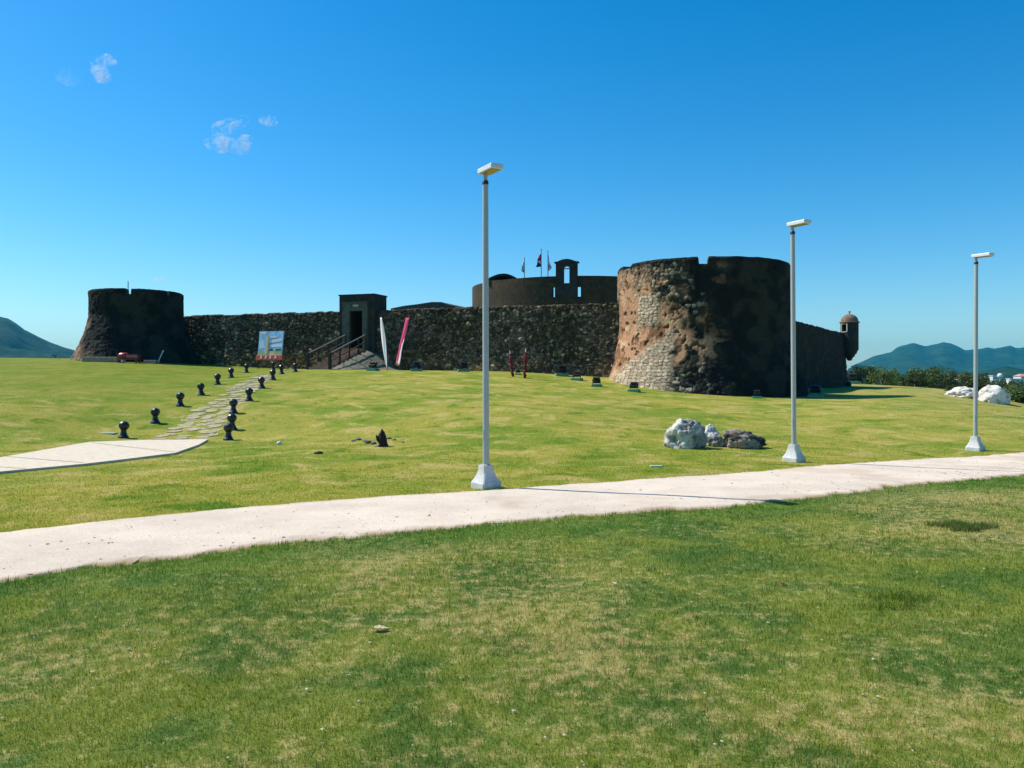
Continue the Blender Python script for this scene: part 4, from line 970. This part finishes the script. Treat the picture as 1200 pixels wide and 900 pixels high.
rock('boulder', 805.5, 527, 51, 35, 22.2, 'largest grey-white boulder, left one of the group on the lawn', 3, (.60, .57, .49), (.27, .26, .22), group=RG)
rock('boulder', 835, 515, 24, 23, 23.7, 'small pale boulder standing up behind the middle of the rock group', 5, (.66, .63, .55), (.50, .48, .42), 5, group=RG)
rock('boulder', 841, 520, 27, 16, 22.9, 'middle grey boulder of the group with dark patches', 8, (.38, .37, .33), (.12, .12, .11), group=RG)
rock('boulder', 875, 525.5, 54, 22, 22.6, 'low dark brown-grey boulder at the right of the group', 11, (.29, .25, .20), (.045, .042, .035), pit=.12, group=RG)
rock('boulder', 1134, 463, 41, 14, 60, 'long flat white boulder behind the right lamp post', 14, (.74, .71, .64), (.56, .52, .46), pit=.05, group='white boulders at the edge of the lawn')
rock('boulder', 1170, 469, 37, 22, 58, 'white boulder farthest right on the lawn, taller than the flat one', 17, (.76, .73, .66), (.58, .54, .46), pit=.05, group='white boulders at the edge of the lawn', rough=.7)
rock('stone', 326.5, 518.5, 6, 4, 23.8, 'single small white stone on the lawn right of the bollards', 20, (.7, .68, .6), (.5, .5, .45), 3, cat='stone')
rock('stone', 372.5, 531.5, 11, 3, 20.6, 'flat dark clod lying on the lawn', 23, (.06, .05, .03), (.03, .03, .02), 3, cat='stone')
for i, (px, py, s_, c) in enumerate([(414, 519, 5, .3), (420, 518, 6, .22), (427, 519.5, 5, .35), (431, 521, 7, .18), (437, 522, 6, .25), (441.5, 524, 5, .5), (456, 518, 5, .2), (462, 519, 4, .25), (472, 521, 4, .45)]):
    d = 2.04 * F / (py - HY)
    rock('stone', px, py, s_ * 1.2, s_ * .5, d, 'small loose stone round the dark stump, %s' % ['leftmost of the line', 'second from the left', 'third from the left, palest grey', 'widest in the line', 'just left of the stump', 'pale one at the foot of the stump', 'first right of the stump', 'second right of the stump', 'farthest right'][i], 30 + i, (c, c * .9, c * .75), (c * .5, c * .45, c * .4), 3, cat='stone', group='stones round the stump')
# dark stump
g = on_ground(449, 523.5); b = MB()
k = 14; rr = []
for z, r_ in ((-.08, .16), (.02, .13), (.12, .11), (.22, .12), (.32, .10), (.40, .075), (.50, .015)):
    rr.append([(r_ * math.cos(6.283 * i / k) * random.uniform(.75, 1.2) - .03 * (z > .3), r_ * math.sin(6.283 * i / k) * random.uniform(.75, 1.2), z * random.uniform(.94, 1.06)) for i in range(k)])
b.rings(rr); b.tube([(-.06, 0, .12), (-.15, -.02, .22), (-.19, -.02, .33)], [.06, .05, .02], 7)
tag(b.build('tree_stump', mat('dark_dead_wood', (.03, .018, .022), .9, vary=.5, scale=9, bump=.02, bscale=25), None, g, scale=1.0), 'dark broken pointed stump sticking out of the middle of the lawn', 'stump')

# dry leaf, red scrap
def leaf(px, py, s_, col, label, rz):
    g = on_ground(px, py); b = MB(); n1 = 9; vs = []
    for i in range(n1):
        t = i / (n1 - 1); w_ = .30 * math.sin(math.pi * t ** .8) * s_ * (1 + .35 * (i % 2)) + .01 * s_; zc = .05 * s_ * math.sin(t * 5); vs += [(t * s_ - s_ / 2, -w_, zc + .12 * s_), (t * s_ - s_ / 2, 0, zc), (t * s_ - s_ / 2, w_, zc + .10 * s_)]
    fs = [(3 * i + j, 3 * i + j + 3, 3 * i + j + 4, 3 * i + j + 1) for i in range(n1 - 1) for j in (0, 1)]; b.add(vs, fs)
    o = b.build('dry_leaf', mat('dry_leaf', col, .7, vary=.2, scale=20), None, (g.x, g.y, g.z + .018), rz); md = o.modifiers.new('thick', 'SOLIDIFY'); md.thickness = .002
    tag(o, label, 'leaf')
leaf(446, 740, .12, (.55, .42, .24), 'large pale brown dry leaf on the grass in the foreground', .1)
leaf(917, 686, .06, (.35, .05, .02), 'small dark red dry leaf on the grass at the right', .8)
leaf(720, 686, .05, (.5, .5, .42), 'small pale curled leaf on the grass', 2)
leaf(753, 682, .06, (.12, .14, .08), 'small dark green curled leaf on the grass right of the pale one', 1)

# ------------------------------------------------------------------ picture board in front of the wall
D = 55.0
x0, x1, zt_, zm, zbm = PX(298.5, D), PX(330.5, D), (HY - 387.5) / F * D, (HY - 415.8) / F * D, (HY - 421.8) / F * D
bw, bh = x1 - x0, zt_ - zm; xm = (x0 + x1) / 2; zg = gz(xm, D)
br = empty('picture_board', (xm, D, zg), 'square painted board of a tall tower under a cloudy sky with a red strip below', 'picture board')
def sheet(name, pts, col, yy, rough=.6):
    b = MB(); k = len(pts); t = .006
    b.add([(x, yy - t, z) for x, z in pts] + [(x, yy, z) for x, z in pts], [tuple(range(k))] + [tuple(reversed(range(k, 2 * k)))] + [(i, k + i, k + (i + 1) % k, (i + 1) % k) for i in range(k)])
    return b.build(name, mat('board_' + name, col, rough, vary=.12, scale=3), br)
def bp(u, v): return (-bw / 2 + bw * u, (zm - zg) + bh * v)         # u right, v up on the picture
b = MB(); b.box((0, .03, (zt_ + zm) / 2 - zg), (bw, .06, bh)); b.build('panel', mat('board_sky', (.22, .52, .80), .5, vary=.25, scale=.8, col2=(.55, .68, .85)), br)
for i, pp in enumerate([[(.0, 1), (.35, 1), (.25, .86), (.0, .92)], [(.02, .62), (.22, .55), (.30, .30), (.05, .25)], [(.45, .78), (.72, .80), (.74, .74), (.46, .70)], [(.42, .62), (.98, .70), (.99, .60), (.6, .52), (.42, .52)], [(.5, .44), (.99, .46), (.99, .34), (.5, .32)]]):
    sheet('cloud', [bp(*q) for q in pp], [(.62, .76, .85), (.60, .72, .88), (.88, .76, .70), (.80, .78, .86), (.84, .84, .90)][i], -.002 - .0001 * i)
sheet('meadow', [bp(0, 0), bp(1, 0), bp(1, .17), bp(.75, .21), bp(.4, .15), bp(0, .2)], (.34, .50, .24), -.010)
sheet('tree_line', [bp(.48, .17), bp(.62, .18), bp(.61, .25), bp(.50, .25)], (.02, .06, .04), -.018); sheet('tree_line', [bp(.72, .18), bp(.97, .2), bp(.95, .26), bp(.74, .24)], (.03, .10, .06), -.018)
sheet('tower_picture', [bp(.29, .05), bp(.45, .05), bp(.43, .72), bp(.40, .86), bp(.375, .9), bp(.35, .84), bp(.31, .6)], (.74, .58, .34), -.026)
sheet('tower_edge', [bp(.385, .05), bp(.45, .05), bp(.43, .72), bp(.40, .86)], (.50, .32, .15), -.034)
sheet('sand', [bp(.45, .0), bp(.72, .0), bp(.66, .15), bp(.50, .15)], (.75, .60, .32), -.020)
hs_ = zm - zbm
b = MB(); b.bbox((.0, .0, zm - zg - hs_ / 2 - .004), (bw * 1.08, .14, hs_), .015); b.build('red_strip', mat('board_red', (.62, .11, .07), .6, vary=.15, scale=2), br)
for u in (.18, .38, .57, .78):
    b = MB(); b.box((-bw / 2 + bw * u, -.078, zm - zg - hs_ * .42), (.11, .012, .2)); b.add([(-bw / 2 + bw * u - .03, -.085, zm - zg - hs_ * .42 + .1), (-bw / 2 + bw * u + .03, -.085, zm - zg - hs_ * .42 + .1), (-bw / 2 + bw * u + .08, -.085, zm - zg - hs_ * .42 - .1), (-bw / 2 + bw * u - .08, -.085, zm - zg - hs_ * .42 - .1)], [(0, 1, 2, 3)])
    b.build('pale_figure', mat('board_white', (.85, .75, .65), .6), br)
for s_ in (-1, 1):
    b = MB(); b.box((s_ * bw * .46, .10, (zt_ - zg) / 2 - .1), (.07, .06, zt_ - zg + .2)); b.build('leg', M_rail, br)
o_ = br; br.rotation_euler = (R(-8), 0, R(-20)); br.scale = (1.06, 1, 1)

# ------------------------------------------------------------------ feather banners
def banner(name, pts, wfun, pole_pts, col, label, D, splitcol=None):
    base = pole_pts[0]; g = Vector((PX(base[0], D), D, gz(PX(base[0], D), D))); r = empty(name, g, label, 'banner', group='tall banners by the gate')
    b = MB(); b.tube([Vector((PX(x, D), D, (HY - y) / F * D)) - g for x, y in pole_pts], .025, 8); b.build('pole', M_pole2, r)
    n1 = 22; V = np.zeros((n1, 7, 3)); cc = np.zeros((n1, 7, 3))
    for i in range(n1):
        t = i / (n1 - 1); x = np.interp(t, [k_ / (len(pts) - 1) for k_ in range(len(pts))], [p[0] for p in pts]); y = np.interp(t, [k_ / (len(pts) - 1) for k_ in range(len(pts))], [p[1] for p in pts])
        w_ = wfun(t)
        for j in range(7):
            u = j / 6 - .5; V[i, j] = Vector((PX(x, D) + w_ * u, D - w_ * u * 1.1 + .10 * math.sin(j * 1.3 + t * 4) * w_, (HY - y) / F * D)) - g
            cc[i, j] = col if not splitcol or not splitcol(t, u) else (.78, .62, .64)
    o = grid_mesh('cloth', V, M_cloth, cc, parent=r); md = o.modifiers.new('thick', 'SOLIDIFY'); md.thickness = .01
M_pole2 = mat('dark_pole', (.05, .05, .05), .5)
banner('feather_banner', [(446.5, 372), (449, 392), (451, 410), (453.5, 432)], lambda t: .06 + .26 * math.sin(math.pi * min(1, t * 1.0 + .05)) ** .8, [(454, 435), (453, 420), (451, 400), (447.5, 378), (446.5, 371)], (.82, .80, .80), 'tall narrow white banner leaning beside the gate stairs', 51.8)
banner('feather_banner', [(477.8, 372.5), (474, 390), (470, 405), (466, 428)], lambda t: .30 - .05 * t if t < .85 else .32, [(469, 434), (470, 418), (474, 396), (478, 371.5)], (.50, .03, .12), 'tall narrow crimson banner leaning right of the white one', 52.2, lambda t, u: t > .50 and u > -.25 + (1 - t))

# furled dark red pennants
M_red = mat('dark_red_cloth', (.14, .018, .022), .85, vary=.4, scale=6, bump=.02, bscale=12); M_wht = mat('white_tip', (.6, .6, .58), .6)
for i, (xb, yb, xt, yt, lab) in enumerate([(601, 441.5, 597.3, 410, 'left dark red furled pennant on a leaning pole before the wall'), (614.8, 443.3, 616.3, 407.5, 'right dark red furled pennant, upright, nearer the big tower')]):
    g = on_ground(xb, yb); D_ = g.y; top = Vector((PX(xt, D_), D_, (HY - yt) / F * D_)) - g
    r = empty('furled_pennant', g, lab, 'pennant', group='furled red pennants on the lawn')
    b = MB(); b.tube([(0, 0, -.2), top], .022, 8); b.build('pole', M_pole2, r)
    b = MB(); pts_ = []; rd_ = []
    for k in range(13):
        t = .02 + k / 12 * .83; pts_.append(top * t + Vector((.03 * math.sin(k * 2.1), .03 * math.cos(k * 1.7), 0))); rd_.append([.10, .12, .10, .12, .10, .13, .11, .14, .15, .13, .16, .11, .05][k])
    b.tube(pts_, [.78 * q for q in rd_], 9); b.build('furled_cloth', M_red, r)
    b = MB(); b.tube([top * .86, top * 1.0], [.04, .02], 7); b.build('tip', M_wht, r)

# ------------------------------------------------------------------ ground floodlights
M_teal = mat('teal_green_paint', (.02, .16, .11), .5, vary=.2, scale=10); M_tealL = mat('pale_green_plinth', (.07, .27, .18), .7, vary=.2, scale=6)
fl = empty('floodlight', (0, 0, 0), 'x', 'floodlight', group='ground floodlights round the fort')
b = MB(); b.bbox((0, 0, .04), (.62, .5, .16), .02); b.build('plinth', M_tealL, fl)
b = MB(); b.box((-.22, 0, .26), (.03, .06, .3)); b.box((.22, 0, .26), (.03, .06, .3)); b.box((0, 0, .125), (.46, .06, .02)); b.build('bracket', M_iron, fl)
b = MB(); Mt = Matrix.Rotation(R(35), 3, 'X'); b.box((0, 0, .36), (.4, .34, .18), M=Mt); b.box((0, -.05, .42), (.3, .1, .2), M=Mt); b.build('housing', M_iron, fl)
b = MB(); b.box((0, .10, .46), (.34, .26, .01), M=Mt); b.build('glass', mat('flood_glass', (.1, .12, .12), .1, spec=.6), fl)
FL = [(676, 445.5, 1.05, 'dark floodlight on the lawn left of the big tower, farther of the two'), (699, 453, 1.0, 'dark floodlight with pale green plinth left of the big tower foot'),
      (743, 459, 1.0, 'floodlight in front of the masonry foot of the big tower'), (658, 438.5, 1.3, 'teal floodlight against the wall between pennants and big tower'),
      (488, 435, 1.2, 'teal floodlight at the wall foot right of the crimson banner'), (543, 435.5, 1.2, 'teal floodlight at the wall foot behind the nearest lamp post, left side'),
      (437, 434.5, 1.1, 'teal floodlight at the foot of the rubble bank by the stairs'), (607, 439, .6, 'teal floodlight behind the two red pennants'),
      (955.5, 465.5, 1.3, 'bright green floodlight box at the edge of the big shadow right of the tower'), (977, 452.5, 1.6, 'teal floodlight at the foot of the receding wall'),
      (999, 449.8, 2.4, 'long green box on the lawn crest below the sentry turret'), (993.5, 456, 1.2, 'dark floodlight standing in the tip of the shadow below the turret'),
      (887, 466.5, .8, 'low floodlight at the foot of the shaded side of the big tower')]
for i, (px, py, s_, lab) in enumerate(FL):
    o = fl if i == 0 else copy_tree(fl); g = on_ground(px, py)
    if g.y > 105 or (px > 560 and px < 700 and g.y > 50): g = Vector((PX(px, 50), 50, gz(PX(px, 50), 50)))
    o.location = g; o.scale = (s_,) * 3; o['label'] = lab; o.rotation_euler = (0, 0, R(random.uniform(-25, 10)))
# flat valve covers in the lawn
vc = MB(); vc.bbox((0, 0, .01), (.5, .3, .05), .01); vc = vc.build('valve_cover', mat('pale_turquoise_cover', (.30, .45, .34), .7, vary=.2, scale=8)); tag(vc, 'x', 'valve cover', 'pale turquoise covers in the lawn')
for i, (px, py, lab) in enumerate([(127, 508, 'pale turquoise cover left of the first bollard'), (338, 433.8, 'pale turquoise cover in the grass below the picture board'), (769, 547, 'pale turquoise cover in the grass left of the middle lamp')]):
    o = vc if i == 0 else vc.copy()
    if i: C.objects.link(o)
    g = on_ground(px, py); o.location = g + Vector((0, 0, -.008)); o.scale = ((1, 1, 1), (1.8, 1, 1), (.55, .6, 1))[i]; o['label'] = lab

# ------------------------------------------------------------------ things at the foot of the left tower
M_ledge = mat('tan_ledge', (.30, .25, .19), .95, vary=.3, scale=2, bump=.01, bscale=10)
Dl = 53.9
a, c = P(100, 421, Dl), P(141, 422, Dl)
b = MB(); b.bbox(((a.x + c.x) / 2, Dl, gz((a.x + c.x) / 2, Dl) + .14), (c.x - a.x, 1.0, .36), .04)
tag(b.build('stone_ledge', M_ledge), 'low pale stone ledge at the left foot of the left tower', 'ledge')
a, c = P(171, 422, Dl), P(185, 422, Dl)
b = MB(); b.bbox(((a.x + c.x) / 2, Dl, gz((a.x + c.x) / 2, Dl) + .10), (c.x - a.x, .7, .24), .03)
tag(b.build('stone_ledge', M_ledge), 'short grey stone ledge beside the leaning white stick', 'ledge')
x_ = PX(149, Dl - .6); z_g = gz(x_, Dl - .6)
ct = empty('handcart', (x_, Dl - .6, z_g), 'small red and white handcart parked at the foot of the left tower', 'cart')
M_cr = mat('glossy_red_paint', (.26, .012, .02), .3, vary=.15, scale=4, spec=.6)
Mh = Matrix.Rotation(R(90), 3, 'Y')
b = MB(); b.lathe([(.02, -.42), (.25, -.38), (.33, -.25), (.34, .0), (.33, .25), (.25, .38), (.02, .42)], seg=24, M=Mh); b.build('drum', M_cr, ct, (-.28, 0, .62), smooth=True)
b = MB(); b.bbox((.55, 0, .55), (1.0, .6, .36), .03); b.build('red_box', M_cr, ct)
b = MB(); b.bbox((-.38, -.1, .16), (.38, .5, .24), .02); b.build('white_box', M_wht, ct)
b = MB(); b.box((.35, 0, .33), (1.7, .5, .06)); b.build('chassis', M_iron, ct)
for sx_, sy_ in ((-.5, -.32), (.9, -.32), (-.5, .32), (.9, .32)):
    b = MB(); b.lathe([(.05, -.04), (.16, -.04), (.16, .04), (.05, .04)], seg=16, M=Matrix.Rotation(R(90), 3, 'X')); b.build('wheel', M_iron, ct, (sx_, sy_, .14))
ct.scale = (.8, .8, .72)
for i in range(5):
    b = MB(); b.box((.15 + i * .18, -.31, .60), (.09, .015, .05)); b.build('white_mark', M_wht, ct)
g = P(185.5, 421.8, Dl); t_ = P(191, 411.5, Dl)
b = MB(); b.tube([g - Vector((0, 0, .1)), t_], .035, 8); b.lathe([(.02, -.05), (.06, -.03), (.06, .03), (.02, .05)], c=t_, seg=12)
tag(b.build('white_stick', M_wht), 'white stick leaning beside the short ledge at the left tower', 'stick')

# ------------------------------------------------------------------ small clouds
def cloud(px, py, D, wpx, blobs, label_seed, dens=.032):
    c = P(px, py, D); k = D / F; b = MB()
    for (dx, dy, r_) in blobs:
        import bmesh
        bm = bmesh.new(); bmesh.ops.create_icosphere(bm, subdivisions=3, radius=1)
        vs = [v.co.copy() for v in bm.verts]; fs = [tuple(v.index for v in f.verts) for f in bm.faces]; bm.free()
        b.add([Vector((dx * k + v.x * r_ * k * 1.9, v.y * r_ * k * 1.2, -dy * k + v.z * r_ * k * 1.35)) for v in vs], fs)
    m = bpy.data.materials.new('thin_cloud'); m.use_nodes = True; n = m.node_tree.nodes; l = m.node_tree.links; n.clear(); out = n.new('ShaderNodeOutputMaterial')
    v = n.new('ShaderNodeVolumePrincipled'); v.inputs['Color'].default_value = (1, 1, 1, 1); v.inputs['Anisotropy'].default_value = .2
    tc = n.new('ShaderNodeTexCoord'); ns = n.new('ShaderNodeTexNoise'); ns.inputs['Scale'].default_value = .085 / k; ns.inputs['Detail'].default_value = 7; ns.inputs['Roughness'].default_value = .65; ns.inputs['Distortion'].default_value = .6
    l.new(tc.outputs['Object'], ns.inputs['Vector']); mr = n.new('ShaderNodeMapRange'); mr.inputs[1].default_value = .47; mr.inputs[2].default_value = .80; mr.inputs[4].default_value = dens; l.new(ns.outputs[0], mr.inputs[0])
    l.new(mr.outputs[0], v.inputs['Density']); l.new(v.outputs[0], out.inputs['Volume'])
    o = b.build('cloud', m, None, c); return tag(o, kind='structure')
cloud(268, 160, 5000, 50, [(-18, 8, 6), (-12, -1, 5), (-7, -9, 7), (2, -14, 6), (12, -16, 5), (-8, 9, 8), (4, 9, 6), (12, 13, 7), (18, -20, 4), (20, 4, 5)], 1)
cloud(121, 79, 5000, 20, [(-6, -5, 5), (2, -7, 7), (7, -6, 5), (-4, 3, 6), (-1, 11, 6)], 2)
cloud(313, 141, 5000, 14, [(-3, 0, 4), (4, 1, 5)], 3, .03)
cloud(80, 92, 5000, 14, [(-4, -3, 7), (3, 2, 6)], 4, .006)
cloud(188, 327, 6500, 10, [(-2, 1, 3.5), (3, 0, 3.5)], 5)

# ------------------------------------------------------------------ air between here and the hills
def haze():
    b = MB(); x0, x1, y0, y1, z0, z1 = -6800, 6800, -6800, 6800, -60, 260
    b.box(((x0 + x1) / 2, (y0 + y1) / 2, (z0 + z1) / 2), (x1 - x0, y1 - y0, z1 - z0))
    m = bpy.data.materials.new('haze_air'); m.use_nodes = True; n = m.node_tree.nodes; l = m.node_tree.links; n.clear(); out = n.new('ShaderNodeOutputMaterial')
    v = n.new('ShaderNodeVolumePrincipled'); v.inputs['Color'].default_value = (.03, .56, .86, 1); v.inputs['Density'].default_value = HAZE; v.inputs['Anisotropy'].default_value = .0
    l.new(v.outputs[0], out.inputs['Volume']); o = b.build('haze', m); tag(o, kind='stuff')
HAZE = 0.00009
haze()
